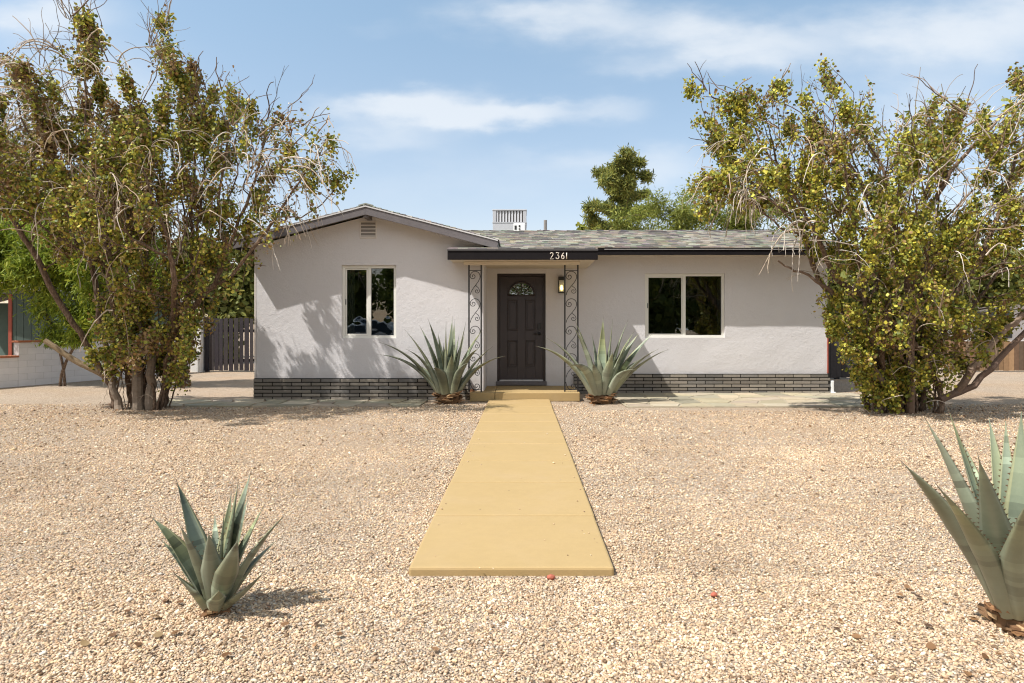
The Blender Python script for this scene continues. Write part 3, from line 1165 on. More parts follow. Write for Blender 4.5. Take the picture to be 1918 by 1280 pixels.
def branch_tubes(mb, P, par, r, kids, base_flare=1.0):
    started = [i for i in range(len(P)) if par[i] < 0]
    stack = [(i, -1) for i in started]
    while stack:
        i, p = stack.pop()
        chain = [i] if p < 0 else [p, i]
        while kids[chain[-1]]:
            ks = sorted(kids[chain[-1]], key=lambda k: -r[k])
            for k in ks[1:]:
                stack.append((k, chain[-1]))
            chain.append(ks[0])
        if len(chain) < 2:
            continue
        rr = [r[c] for c in chain]
        if p >= 0:
            rr[0] = rr[1]
        sides = 8 if rr[0] > .03 else (5 if rr[0] > .010 else 3)
        mb.tube([P[c] for c in chain], rr, sides, cap=True)


def blob_points(blobs, y, rng, dens, depk=1.0, dym=0.0):
    """Random points in ellipsoids: blobs are (px, py, rx, ry, weight[, dy]) surveyed at depth y."""
    out = []
    for b in blobs:
        px, py, rx, ry, w = b[:5]
        c = at(px, py, y)
        a, e = rx / F * y, ry / F * y
        dep = min(max((a + e) * .5, .35), 1.3)
        dy = b[5] if len(b) > 5 else rng.uniform(-.35, .35) + dym
        vol = a * e * dep
        n = int(dens * w * max(vol, .02) ** 0.8)
        d = rng.normal(size=(n, 3))
        d /= np.linalg.norm(d, axis=1)[:, None]
        rad = rng.uniform(0, 1, n) ** (1 / 2.2)
        d *= rad[:, None]
        d[:, 2] *= 1.0
        yy = y + dy + d[:, 1] * dep * (b[6] if len(b) > 6 else depk)
        q = np.stack([(px + d[:, 0] * rx - CX) / F * yy, yy, CAMH + (CY - py - d[:, 2] * ry) / F * yy], 1)
        out.append(q)
    q = np.concatenate(out)
    return q[q[:, 2] > .06]


def pick_cols(n, rng, pal, w, jit=.22):
    pal = np.array(pal)
    i = rng.choice(len(pal), n, p=np.array(w) / sum(w))
    return pal[i] * rng.uniform(1 - jit, 1 + jit, (n, 1))


def vine_shrub(name, label, base, blobs, y, stems_n, spread, seed, dens, leaf_n, leaf_size, pal, palw, twig_zones, group, extra=None, dym=0.0, brown=.27, thin_x=None, low=None):
    rng = np.random.default_rng(seed)
    root = empty(name, base, label, 'tree', group)
    A = blob_points(blobs, y, rng, dens, 1.75, dym)
    # stems fanning out of the base
    stems = []
    tgt = A[rng.choice(len(A), stems_n, replace=False)]
    for k in range(stems_n):
        b = np.array([base[0] + rng.uniform(-spread, spread), base[1] + rng.uniform(-.28, .28), -0.03])
        t = tgt[k]
        t = np.array([t[0], t[1], max(t[2], 2.0)])
        m = b + np.array([(b[0] - base[0]) * .5, rng.uniform(-.15, .15), .9])
        pts = []
        L = np.linalg.norm(t - b)
        frac = min(1.0, rng.uniform(1.6, 3.0) / L)
        n = max(4, int(L * frac / .16))
        for i in range(n + 1):
            s = i / n * frac
            q = b * (1 - s) ** 2 + 2 * m * s * (1 - s) + t * s * s
            if i:
                q = q + rng.normal(size=3) * .012
            pts.append(q)
        stems.append(pts)
    P, par = colonize(stems, A, rng, step=.13, infl=.75, kill=.19, up=.22, jit=.2)
    r, kids = radii_of(P, par, tip=.0046, expo=2.05, rmax=.044)
    mb = MB()
    branch_tubes(mb, P, par, r, kids)
    mb.build('trunk', M['bark'], root, smooth=True)
    # leaves along thin wood
    thin = np.where(r < .0125)[0]
    thin = thin[P[thin, 2] > .10]
    if low is not None:         # bare stems at the foot, except on one side
        thin = thin[(P[thin, 2] > low[0]) | (P[thin, 0] > low[1])]
    # clumps: leaves gather at some nodes and leave others bare
    wgt = rng.gamma(.5, 1.0, len(thin))
    nzv = np.array([mnoise.noise(Vector(q * np.array([1.9, 1.9, 1.25]))) + .5 * mnoise.noise(Vector(q * 4.3)) for q in P[thin]])
    wgt *= np.clip((nzv + .22) / .45, .03, 1.0)
    if thin_x is not None:      # sparser on the side towards the house
        wgt *= np.where(P[thin, 0] > thin_x[0], thin_x[1], 1.0)
    wgt /= wgt.sum()
    src = thin[rng.choice(len(thin), leaf_n, p=wgt)]
    pos = P[src] + rng.normal(size=(leaf_n, 3)) * np.array([.045, .045, .075])
    size = leaf_size * rng.uniform(.55, 1.25, leaf_n)
    rot = rand_rot(leaf_n, rng)
    # clump-wise colour choice so whole sprays turn brown or yellow together
    cl = np.array([mnoise.noise(Vector(p * 1.4)) for p in pos])
    cols = pick_cols(leaf_n, rng, pal, palw)
    br = (cl + rng.normal(size=leaf_n) * .22) > brown
    nb = br.sum()
    cols[br] = pick_cols(nb, rng, [(.22, .125, .055), (.30, .19, .075), (.16, .10, .055), (.34, .25, .10)], [3, 3, 3, 1])
    keep = pos[:, 2] > .03
    me = leaf_mesh('crown', pos[keep], size[keep], rot[keep], cols[keep])
    link('crown', me, M['leaf'], root)
    # dry pale twigs arching over and hanging
    tw = MB()
    for (px, py, rad, cnt, dx, droop, length) in twig_zones:
        c = np.array(at(px, py, y))
        d = np.abs((P - c)[:, [0, 2]])
        near = np.where(np.hypot(d[:, 0], d[:, 1]) < rad / F * y)[0]
        if len(near) == 0:
            continue
        for _ in range(int(cnt * 1.15)):
            p = P[rng.choice(near)].copy()
            p[1] += rng.uniform(-.35, .15)
            L = length * rng.uniform(.5, 1.25)
            d = np.array([dx + rng.normal() * .45, rng.normal() * .45 - .25, (.75 if droop > 0 else .9) + rng.normal() * .35])
            d /= np.linalg.norm(d)
            n = 10
            pts = [p.copy()]
            g = rng.uniform(.7, 1.5) * droop
            for i in range(n):
                d = d + np.array([rng.normal() * .17, rng.normal() * .15, -g * .22 + rng.normal() * .16])
                d /= np.linalg.norm(d)
                p = p + d * L / n
                if p[2] < .15:
                    break
                pts.append(p.copy())
            if len(pts) < 4:
                continue
            g2 = rng.uniform(.75, 1.2)
            tc = [(.50, .42, .34), (.42, .34, .26), (.58, .51, .44), (.34, .25, .17)] if droop > 0 else [(.16, .10, .065), (.22, .145, .095), (.12, .08, .055), (.30, .22, .15)]
            tw.col = tuple(q * g2 for q in tc[rng.integers(4)])
            r0 = rng.uniform(.0045, .0115)
            tw.tube(pts, list(np.linspace(r0, r0 * .45, len(pts))), 4, cap=False)
            for _side in range(rng.integers(0, 3)):     # side twigs
                k = rng.integers(2, len(pts) - 1)
                q = pts[k].copy()
                dd = pts[k] - pts[k - 1]
                dd = dd / np.linalg.norm(dd) + rng.normal(size=3) * .55
                sp = [q.copy()]
                for i in range(5):
                    dd = dd / np.linalg.norm(dd) + np.array([rng.normal() * .15, rng.normal() * .15, -g * .22])
                    q = q + dd / np.linalg.norm(dd) * L * .07
                    sp.append(q.copy())
                tw.tube(sp, list(np.linspace(r0 * .6, r0 * .3, len(sp))), 3, cap=False)
    if tw.v:
        tw.build('dry_twigs', M['twig'], root, smooth=True, colors=True)
    if extra:
        extra(root, rng)
    return root


def leafy_tree(name, label, base, blobs, y, seed, dens, leaf_n, leaf_size, pal, palw, shape='broad', group=None, min_z=.05,
               stems_n=3, jitter=.09, thin_r=.03, rmax=.16, tip=.006, droop=0.0, step=.25, mat='fine_leaf', cat='tree', stem_top=None):
    rng = np.random.default_rng(seed)
    root = empty(name, base, label, cat, group)
    A = blob_points(blobs, y, rng, dens)
    stems = []
    for k in range(stems_n):
        t = A[rng.integers(len(A))]
        b = np.array(base) + np.array([rng.uniform(-.08, .08), rng.uniform(-.08, .08), -.03])
        m = b + np.array([0, 0, max(.8, .45 * (t[2]))])
        pts = [b * (1 - s) ** 2 + 2 * m * s * (1 - s) + t * s * s for s in np.linspace(0, .55, 9)]
        if stem_top is not None:      # one straight leader
            tp = np.array(stem_top)
            pts = [b + (tp - b) * s + rng.normal(size=3) * .03 for s in np.linspace(0, 1, 40)]
        stems.append(pts)
    P, par = colonize(stems, A, rng, step=step, infl=1.6, kill=step * 1.5, iters=70)
    r, kids = radii_of(P, par, tip=tip, expo=2.2, rmax=rmax)
    mb = MB()
    branch_tubes(mb, P, par, r, kids)
    mb.build('trunk', M['bark'], root, smooth=True)
    thin = np.where(r < thin_r)[0]
    wgt = rng.gamma(.8, 1.0, len(thin))
    wgt /= wgt.sum()
    src = thin[rng.choice(len(thin), leaf_n, p=wgt)]
    pos = P[src] + rng.normal(size=(leaf_n, 3)) * jitter
    size = leaf_size * rng.uniform(.55, 1.3, leaf_n)
    rot = rand_rot(leaf_n, rng)
    if droop:
        # leaf axis (template +Y) drawn downwards and sideways
        ax = rng.normal(size=(leaf_n, 3)) * .7 + np.array([-.2, -.1, -droop])
        ax /= np.linalg.norm(ax, axis=1)[:, None]
        z = rng.normal(size=(leaf_n, 3))
        x = np.cross(ax, z)
        x /= np.linalg.norm(x, axis=1)[:, None]
        z = np.cross(x, ax)
        rot = np.stack([x, ax, z], axis=2)
    cl = np.array([mnoise.noise(Vector(p * .9)) for p in pos])
    cols = pick_cols(leaf_n, rng, pal, palw) * (1 + .35 * cl[:, None])
    keep = pos[:, 2] > min_z
    me = leaf_mesh('crown', pos[keep], size[keep], rot[keep], cols[keep], shape)
    link('crown', me, M[mat], root)
    return root


# ------------------------------------------------------------------ agaves
def agave_leaf(base, tip, width, bow, rng, axis_xy, root, teeth=True, curl=0.0, tone=1.0, segs=26):
    """One succulent leaf: thick guttered blade from base to spine tip, banded by bud prints."""
    P0, P2 = Vector(base), Vector(tip)
    L = (P2 - P0).length
    up = Vector((0, 0, 1))
    a = Vector((P2.x - axis_xy[0], P2.y - axis_xy[1], 0))
    if a.length < .02:
        a = Vector((P0.x - axis_xy[0], P0.y - axis_xy[1], 0))
    a.normalize()
    P1 = P0.lerp(P2, .48) + (up * bow - a * bow * .25) * L
    P1 += Vector((rng.uniform(-1, 1), rng.uniform(-1, 1), 0)) * .02 * L
    nx = 9
    mb_v, mb_f, cols = [], [], []
    ph = rng.uniform(0, 10)
    bands = [(rng.uniform(.18, .85), rng.uniform(.015, .05), rng.uniform(-.55, .6)) for _ in range(6)]
    basecol = Vector((.128, .155, .098)) * tone * rng.uniform(.72, 1.25)
    yel = Vector((.27, .28, .115)) * tone
    pale = Vector((.31, .36, .275)) * tone
    side0 = None
    yel_amt = rng.uniform(.0, .6)
    roll0 = rng.uniform(-.55, .55)
    for i in range(segs + 1):
        t = i / segs
        c = P0 * (1 - t) ** 2 + P1 * 2 * t * (1 - t) + P2 * t * t
        T = ((P1 - P0) * (1 - t) + (P2 - P1) * t).normalized()
        S = Vector((-a.y, a.x, 0))
        S = (S - T * S.dot(T)).normalized()
        N = S.cross(T)
        if N.dot(-a * .8 + up * .6) < 0:
            N = -N
        roll = roll0 * (.4 + .6 * t)
        S, N = S * math.cos(roll) + N * math.sin(roll), N * math.cos(roll) - S * math.sin(roll)
        if t < .46:
            e = t / .46
            w = .86 + .14 * (e * e * (3 - 2 * e))
        elif t < .93:
            e = (t - .46) / .47
            w = (1 - e) ** .88 * .965 + .035
        else:
            w = .035 * (1 - (t - .93) / .07) + .006
        w *= width * .5
        gut = .52 * (1 - t * .5) + curl * t
        th = width * (.20 * (1 - t) ** 1.3 + .02)
        for k in range(nx):
            s = -1 + 2 * k / (nx - 1)
            q = c + S * (s * w) + N * (gut * w * (s * s))
            mb_v.append(q)
        for k in range(1, nx - 1):
            s = -1 + 2 * k / (nx - 1)
            q = c + S * (s * w * .985) + N * (gut * w * (s * s) - th * (1 - s * s) ** .7)
            mb_v.append(q)
        # colour of this ring
        col = basecol.lerp(pale, .35 + .35 * math.sin(t * 5 + ph))
        col = col.lerp(yel, max(0, min(1, yel_amt * (.25 + .9 * math.sin(t * 7 + ph * 2)))))
        for (bt, bw, ba) in bands:
            if abs(t - bt) < bw:
                col = col * (1 + ba)
        if t < .16:
            col = col.lerp(Vector((.30, .29, .18)), (.16 - t) / .16 * .6)
        if t > .935:
            col = Vector((.09, .045, .02))
        cols.append(col)
    ring = nx + nx - 2
    fc = []
    for i in range(segs):
        o, o2 = i * ring, (i + 1) * ring
        for k in range(nx - 1):
            edge = k in (0, nx - 2)
            mb_f.append((o + k, o + k + 1, o2 + k + 1, o2 + k))
            fc.append(Vector(cols[i]).lerp(Vector((.40, .38, .20)), .5) if edge and i < segs - 2 else cols[i])
        under = [o] + [o + nx + k for k in range(nx - 2)] + [o + nx - 1]
        under2 = [o2] + [o2 + nx + k for k in range(nx - 2)] + [o2 + nx - 1]
        for k in range(nx - 1):
            mb_f.append((under[k], under2[k], under2[k + 1], under[k + 1]))
            g = Vector(cols[i]).lerp(Vector((.23, .215, .15)) * tone, .45)
            fc.append(g)
    mb = MB()
    mb.v = [tuple(q) for q in mb_v]
    for f, c in zip(mb_f, fc):
        mb.col = tuple(c)
        mb.face(f)
    if teeth:
        n = int(L / .032)
        for i in range(2, n - 2):
            t = .12 + .80 * i / n
            j = int(t * segs)
            for k, kk in ((0, 1), (nx - 1, nx - 2)):
                e = Vector(mb.v[j * ring + k])
                e2 = Vector(mb.v[min(j + 1, segs) * ring + k])
                inn = Vector(mb.v[j * ring + kk])
                out = (e - inn).normalized()
                d = (e2 - e) * .5
                mb.col = (.13, .07, .035)
                x = e.lerp(e2, t * segs - j)
                mb.poly([x - d * .28, x + d * .28, x + out * .011 + d * .15])
    o = mb.build('leaf', M['agave'], root, smooth=True, colors=True)
    return o


def agave(label, base, leaves, seed, width, stem_r, stem_h, group, tone=1.0, teeth=True, extra_dry=True, rise=.45):
    """leaves: (tip as a world point, width factor, bow)."""
    rng = random.Random(seed)
    root = empty('agave', base, label, 'agave', group)
    b = Vector(base)
    for (tip, wf, bow, *rest) in leaves:
        tip = Vector(tip)
        a = Vector((tip.x - b.x, tip.y - b.y, 0))
        d = a.length
        a = a.normalized() if d > 1e-4 else Vector((rng.uniform(-1, 1), rng.uniform(-1, 1), 0)).normalized()
        lean = min(1.0, d / max(tip.z, .05))
        p0 = b + a * stem_r * (.25 + .68 * min(lean, 1)) + Vector((0, 0, stem_h * (1.05 - rise * min(lean, 1))))
        agave_leaf(p0, tip, width * wf, bow, rng, (b.x, b.y), root, teeth, curl=rest[0] if rest else 0.0, tone=tone)
    s = MB()
    s.col = (.16, .09, .045)
    s.tube([b + Vector((0, 0, -.02)), b + Vector((0, 0, stem_h * .5)), b + Vector((0, 0, stem_h * 1.2))],
           [stem_r * .85, stem_r * .95, stem_r * .5], 12)
    for k in range(46 if extra_dry else 14):
        an = k * 2.39996
        z = stem_h * (.05 + .95 * ((k * 7) % 46) / 46)
        rr = stem_r * rng.uniform(.95, 1.12)
        a = Vector((math.cos(an), math.sin(an), 0))
        t = Vector((-a.y, a.x, 0))
        w = stem_r * rng.uniform(.28, .45)
        c = b + a * rr * .85 + Vector((0, 0, z))
        out = c + a * stem_r * rng.uniform(.25, .55) + Vector((0, 0, stem_h * rng.uniform(-.05, .25)))
        g = rng.uniform(.6, 1.5)
        s.col = tuple(q * g for q in rng.choice([(.20, .105, .05), (.27, .16, .085), (.13, .07, .035), (.33, .22, .12)]))
        s.hexa([c - t * w - Vector((0, 0, .012)), c + t * w - Vector((0, 0, .012)), out + t * w * .55 - Vector((0, 0, .006)), out - t * w * .55 - Vector((0, 0, .006)),
                c - t * w + Vector((0, 0, .012)), c + t * w + Vector((0, 0, .012)), out + t * w * .55 + Vector((0, 0, .004)), out - t * w * .55 + Vector((0, 0, .004))])
    s.build('stem', M['dry_leaf'], root, colors=True)
    return root


def make_agaves():
    G = 'agaves planted in the gravel'
    # small agave in the left foreground; tips surveyed, dy = how far in front (-) or behind (+) the base
    Y = 3.13
    base = at(403, 1146, Y); base.z = 0
    T = [((281, 966, -.02), 1.15, .12), ((329, 896, .14), 1.15, .07), ((335, 980, -.16), .85, .07), ((402, 958, .20), .7, .02),
         ((446, 900, .06), 1.05, .0), ((471, 880, .10), 1.15, .02), ((434, 917, .22), .7, .0), ((495, 946, .17), .85, .05),
         ((534, 963, .03), 1.15, .09), ((497, 1068, -.10), .85, -.10), ((325, 1072, -.10), 1.05, -.02), ((520, 1010, .12), .85, .08), ((300, 1010, .10), .85, .10), ((390, 992, -.17), 1.12, .0),
         ((447, 1006, -.20), 1.15, .02), ((410, 1104, -.16), .95, -.06), ((466, 928, .20), .8, .02), ((346, 946, .24), .75, .04),
         ((480, 1020, .20), .75, .03), ((374, 1010, .23), .8, .05), ((420, 950, .02), .8, .0)]
    L = [((*(at(px, py, Y + dy)),), w, bow) for (px, py, dy), w, bow in T]
    agave('small blue green agave alone in gravel left of the walkway', base, L, 5, .088, .052, .055, G, tone=.80, extra_dry=False)
    # large agave cut by the right edge
    Y = 2.98
    base = at(1905, 1165, Y); base.z = 0
    T = [((1685, 861, -.12), 1.0, .12), ((1730, 778, .02), .9, .10), ((1775, 762, .16), .75, .06), ((1830, 846, -.32), 1.15, .02),
         ((1883, 776, .12), .8, .0), ((1913, 756, .02), 1.05, .0), ((1935, 745, .12), 1.0, .0), ((1752, 905, -.30), 1.1, .10),
         ((1965, 770, -.05), 1.0, .02), ((2030, 800, .05), 1.0, .06), ((2085, 830, -.15), 1.0, .10), ((1990, 850, -.35), 1.2, .03),
         ((2110, 920, .10), .9, .14), ((2040, 780, .3), .9, .04), ((1850, 770, .34), .9, .03), ((1960, 765, .35), .9, .02),
         ((1925, 930, -.42), 1.2, .04), ((2080, 1000, -.25), 1.0, .06), ((1800, 820, .40), .9, .08)]
    L = [((*(at(px, py, Y + dy)),), w, bow) for (px, py, dy), w, bow in T]
    agave('large grey green agave cut by the right edge in the foreground', base, L, 8, .112, .10, .11, G, tone=1.0)
    # the pair flanking the porch step
    Y = 12.02
    base = at(840, 755, Y); base.z = 0
    S = 700, 570, 5.82
    Z = [(35, 550, -.10, .9, .26), (55, 415, -.1, .95, .22), (335, 275, .1, .9, .14), (500, 230, .05, .95, .12), (590, 155, .10, .95, .10),
         (640, 280, .3, .8, .08), (350, 490, -.35, 1.0, .26), (790, 185, .0, 1.0, .02), (858, 130, .1, .95, .0), (880, 165, .3, .8, .0),
         (1005, 190, .1, .95, .06), (992, 320, .35, .8, .06), (1185, 280, .1, .95, .12), (1160, 470, -.32, 1.0, .24), (1300, 460, .1, .9, .15),
         (1435, 565, -.15, .95, .24), (630, 700, -.65, 1.25, .42), (850, 530, -.38, 1.15, .06), (500, 575, .4, .9, .14), (1040, 480, .45, .8, .1),
         (700, 300, .45, .8, .05), (760, 420, .2, .9, .03), (930, 330, .2, .9, .02), (1030, 640, -.5, .9, .3), (420, 640, .45, .8, .2), (1200, 640, .42, .8, .2)]
    L = [((*(at(S[0] + x / S[2], S[1] + y / S[2], Y + dy)),), w, bow) for x, y, dy, w, bow in Z]
    agave('big spreading agave left of the porch step on a scaly brown stump', base, L, 21, .16, .20, .19, G, tone=.72, teeth=False, rise=.12)
    Y = 12.0
    base = at(1127, 757, Y); base.z = 0
    S = 990, 570, 5.818
    Z = [(75, 455, -.1, .95, .24), (200, 370, .15, 1.0, .2), (510, 185, .1, 1.0, .12), (490, 240, -.1, 1.1, .16), (690, 320, .2, 1.0, .05),
         (815, 125, .15, 1.0, .02), (915, 165, .1, 1.0, .0), (1085, 165, .15, 1.0, .06), (1155, 290, .0, 1.1, .12), (1205, 310, .3, .9, .1),
         (1365, 305, .1, 1.0, .1), (1420, 485, -.25, 1.05, .16), (1525, 490, -.05, 1.0, .15), (400, 690, -.68, 1.2, .46), (920, 500, -.42, 1.25, .06),
         (760, 545, -.15, 1.15, .05), (1080, 400, -.05, 1.1, .08), (1300, 560, .4, .9, .15),
         (1180, 720, -.6, 1.0, .35), (700, 640, -.5, 1.1, .2)]
    L = [((*(at(S[0] + x / S[2], S[1] + y / S[2], Y + dy)),), w, bow) for x, y, dy, w, bow in Z]
    agave('pale spreading agave right of the porch step with smooth orange brown base', base, L, 33, .165, .20, .17, G, tone=.98, teeth=False, rise=.12)


LEAFPAL = [(.31, .31, .045), (.20, .225, .036), (.49, .43, .055), (.095, .12, .024), (.35, .26, .055), (.25, .145, .05), (.58, .52, .09)]


def make_trees():
    # ---- left multi-stemmed shrub tree
    Y = 11.2
    base = at(262, 768, Y); base.z = 0
    blobs = [(165, 120, 45, 105, .55), (150, 60, 22, 50, .4), (310, 105, 36, 100, .55), (330, 150, 45, 60, .6), (90, 215, 80, 80, .6), (30, 165, 50, 70, .35), (235, 270, 110, 90, 1),
             (385, 240, 95, 95, .9, -.3, 1.2), (440, 170, 30, 55, .35, -.9, .7), (480, 265, 85, 85, .8, -1.1, .7), (560, 285, 75, 90, .75, -1.3, .6), (605, 250, 30, 60, .35, -1.3, .6), (622, 335, 50, 55, .6, -1.3, .6),
             (50, 330, 110, 100, .9), (180, 400, 140, 110, 1.1), (330, 410, 130, 120, 1.2, -.7, 1.2), (455, 390, 100, 90, .9, -.9, .9), (550, 400, 65, 38, .45, -1.2, .6),
             (265, 560, 95, 100, .9, -.4, 1.2), (370, 535, 75, 85, 1.0, -.7, .9), (440, 490, 46, 66, .8, -.9, .8), (235, 670, 50, 40, .12), (335, 670, 36, 75, .45),
             (-60, 300, 100, 130, .8), (500, 480, 30, 30, .2), (350, 610, 44, 66, .8, -.4, 1), (200, 600, 50, 40, .3), (180, 690, 26, 30, .12), (340, 715, 36, 32, .8), (215, 660, 50, 50, .4)]
    zones = [(120, 200, 110, 70, -.9, 1.0, 1.1), (200, 260, 120, 60, -.7, 1.0, 1.0), (60, 330, 90, 50, -.5, 1.2, 1.0), (330, 380, 110, 60, .1, 1.3, .9),
             (460, 360, 80, 45, .5, 1.2, .9), (580, 320, 70, 34, .9, .9, .9), (320, 200, 60, 22, .1, .8, .6), (300, 480, 110, 40, .0, 1.4, .8),
             (560, 390, 60, 26, .7, 1.2, .8), (160, 110, 70, 20, -.2, -.1, .7), (310, 110, 60, 20, .1, -.1, .7), (430, 190, 80, 24, .2, -.1, .6), (230, 380, 150, 50, 0, -.1, 1.0), (330, 520, 110, 34, .1, -.1, 1.0), (80, 330, 100, 30, -.2, -.1, .8), (560, 280, 70, 16, .4, -.1, .6), (250, 690, 80, 16, -.2, 1, .5)]

    def extra(root, rng):
        mb = MB()
        # pale split stump wood at the foot and the sawn-off limb with a pinkish cut
        for (x0, y0, x1, y1, r0, r1) in ((275, 772, 268, 640, .085, .075), (296, 770, 300, 650, .075, .06), (243, 770, 215, 690, .06, .045)):
            a, b = at(x0, y0, Y), at(x1, y1, Y)
            a.z = -.03
            pts = [a.lerp(b, k / 7) + Vector((rng.normal() * .012, -.22 + rng.normal() * .02, 0)) for k in range(8)]
            mb.col = (.21, .165, .125)
            mb.tube(pts, [r0 * 1.25] + list(np.linspace(r0, r1, 7)), 9)
        a, b = at(225, 718, Y), at(104, 640, Y)
        pts = [a.lerp(b, k / 8) + Vector((0, -.1 - .15 * k / 8, .02 * math.sin(k))) for k in range(9)]
        mb.col = (.225, .165, .10)
        mb.tube(pts, list(np.linspace(.054, .042, 9)), 10)
        mb.col = (.48, .24, .19)
        e = len(mb.f) - 1
        mb.c[e] = (.50, .26, .20)
        a, b = at(430, 470, Y), at(520, 440, Y)
        mb.build('stump_limb', M['trunk_pale'], root, smooth=False, colors=True)
    vine_shrub('shrub_tree', 'tall twiggy multi stemmed tree with drooping pale twigs left of the house', base, blobs, Y, 30, .46, 3, 640, 112000, .047,
               LEAFPAL, [5, 5, 2.4, 3.5, 3.6, 2.6, .8], zones, 'shrubby trees in front of the house', extra, dym=-.95, brown=.28, thin_x=(-4.7, .5), low=(.62, -5.8))
    # ---- right one
    Y = 10.8
    base = at(1690, 770, Y); base.z = 0
    blobs = [(1312, 185, 34, 48, .35), (1345, 255, 55, 55, .6), (1405, 225, 60, 60, .7), (1470, 220, 65, 65, .8), (1530, 155, 26, 50, .3), (1620, 200, 42, 55, .5),
             (1570, 280, 110, 75, 1), (1420, 330, 105, 85, 1), (1318, 365, 48, 45, .4), (1690, 310, 110, 95, .8), (1765, 240, 55, 80, .3), (1850, 260, 90, 80, .4),
             (1880, 390, 80, 100, .7), (1555, 400, 115, 80, 1), (1680, 440, 120, 95, 1.1), (1800, 470, 100, 100, .9), (1605, 530, 65, 80, .9), (1715, 580, 110, 100, 1.1),
             (1640, 650, 75, 70, .9), (1745, 690, 75, 55, .7), (1840, 600, 70, 60, .8), (1800, 670, 60, 45, .8), (1960, 320, 70, 150, .6), (1690, 735, 78, 30, .9), (1625, 700, 40, 40, .6), (1560, 590, 26, 50, .35),
             (1480, 440, 40, 22, .25), (1540, 600, 30, 35, .35), (1600, 610, 45, 60, .6), (1860, 640, 40, 35, .25), (1905, 180, 30, 60, .3), (1960, 520, 60, 90, .5)]
    zones = [(1450, 380, 90, 26, -.7, 1.3, 1.0), (1400, 430, 60, 22, -.4, 1.5, .75), (1720, 260, 80, 26, .3, .35, 1.0), (1830, 240, 90, 30, .8, .15, 1.2), (1760, 190, 60, 9, .1, -.1, .8),
             (1660, 330, 110, 44, -.1, 1.1, .8), (1780, 420, 110, 44, .3, 1.0, .8), (1560, 340, 90, 34, -.3, 1.1, .7), (1680, 520, 120, 40, 0, 1.2, .6), (1340, 330, 60, 22, -.8, .8, .7),
             (1860, 330, 80, 40, .4, .6, 1.0), (1520, 500, 60, 14, -.9, .3, .7), (1700, 720, 90, 20, .2, .9, .5), (1480, 220, 120, 24, -.2, -.1, .6), (1600, 330, 130, 40, .0, -.1, .8), (1760, 420, 130, 40, .1, -.1, .9), (1690, 620, 120, 34, 0, -.1, .8), (1330, 230, 60, 12, -.3, -.1, .5)]

    def extra2(root, rng):
        mb = MB()
        for (pts, r0, r1, col) in (([(1770, 735), (1800, 690), (1810, 672)], .06, .05, (.17, .115, .08)),
                                   ([(1795, 690), (1840, 640), (1900, 585), (1960, 540)], .058, .035, (.24, .175, .13)),
                                   ([(1740, 745), (1800, 720), (1880, 640), (1918, 600)], .06, .035, (.15, .10, .075)),
                                   ([(1640, 720), (1600, 660), (1562, 635)], .05, .04, (.22, .165, .12)),
                                   ([(1688, 765), (1688, 600), (1682, 500)], .062, .05, (.17, .115, .08)),
                                   ([(1560, 560), (1500, 520), (1445, 492)], .03, .012, (.16, .11, .08)),
                                   ([(1700, 440), (1760, 330), (1830, 250), (1890, 200)], .04, .012, (.15, .10, .07)),
                                   ([(1560, 300), (1590, 340), (1640, 420), (1670, 520)], .018, .05, (.13, .08, .06))):
            w = [at(px, py, Y) + Vector((0, -.28, 0)) for px, py in pts]
            if w[0].z < .15:
                w[0].z = -.03
            q = []
            for k in range(len(w) - 1):
                for s in range(5):
                    q.append(w[k].lerp(w[k + 1], s / 5) + Vector((rng.normal() * .01, rng.normal() * .02, rng.normal() * .01)))
            q.append(w[-1])
            mb.col = col
            mb.tube(q, list(np.linspace(r0, r1, len(q))), 8)
        mb.build('limb', M['trunk_pale'], root, smooth=False, colors=True)
    vine_shrub('shrub_tree', 'broad multi stemmed tree with yellow green leaves right of the house', base, blobs, Y, 32, .52, 7, 640, 104000, .048,
               LEAFPAL, [6, 4.5, 4.2, 2.8, 2.4, 1.8, 1.8], zones, 'shrubby trees in front of the house', extra2, dym=-.35, brown=.52)
    # ---- lime green fine-leaved tree behind the left one
    lime = [(.27, .33, .03), (.20, .27, .028), (.36, .39, .05), (.13, .185, .024)]
    Y = 15.2
    base = at(120, 722, 15.6); base.z = 0
    blobs = [(60, 485, 110, 70, 1), (-60, 450, 90, 90, 1), (160, 470, 100, 80, .9), (130, 540, 90, 42, .8), (210, 570, 70, 40, .8), (60, 420, 60, 40, .4), (-20, 530, 60, 26, .4), (110, 575, 60, 20, .3), (160, 612, 60, 24, .5), (95, 600, 40, 14, .3),
             (250, 330, 55, 90, .6), (240, 430, 70, 80, .7), (300, 520, 60, 70, .6)]
    leafy_tree('mesquite_tree', 'bright green feathery tree between the block wall and the twiggy tree', base, blobs, Y, 4, 60, 70000, .13, lime, [4, 3, 2, 2], 'narrow',
               min_z=.95, stems_n=3, jitter=.14, droop=.75, thin_r=.05, group='background trees')
    # ---- background trees
    pine_pal = [(.27, .28, .06), (.34, .32, .085), (.17, .20, .055), (.10, .125, .04)]
    Y = 34
    base = at(1168, 617, Y); base.z = 0
    blobs = [(1170, 292, 22, 20, 1), (1160, 312, 34, 20, 1.2), (1196, 305, 12, 14, .6), (1140, 330, 24, 16, 1), (1118, 325, 16, 14, .6), (1128, 343, 16, 10, .6), (1172, 345, 26, 20, 1),
             (1210, 332, 18, 14, .8), (1155, 362, 32, 20, 1.2), (1195, 365, 34, 18, 1.2), (1130, 388, 30, 14, 1.2), (1106, 388, 16, 12, 1.6), (1108, 408, 16, 12, 1.6), (1120, 425, 24, 12, 1.4),
             (1170, 400, 40, 24, 1.1), (1215, 395, 30, 24, .9), (1160, 430, 60, 20, 1)]
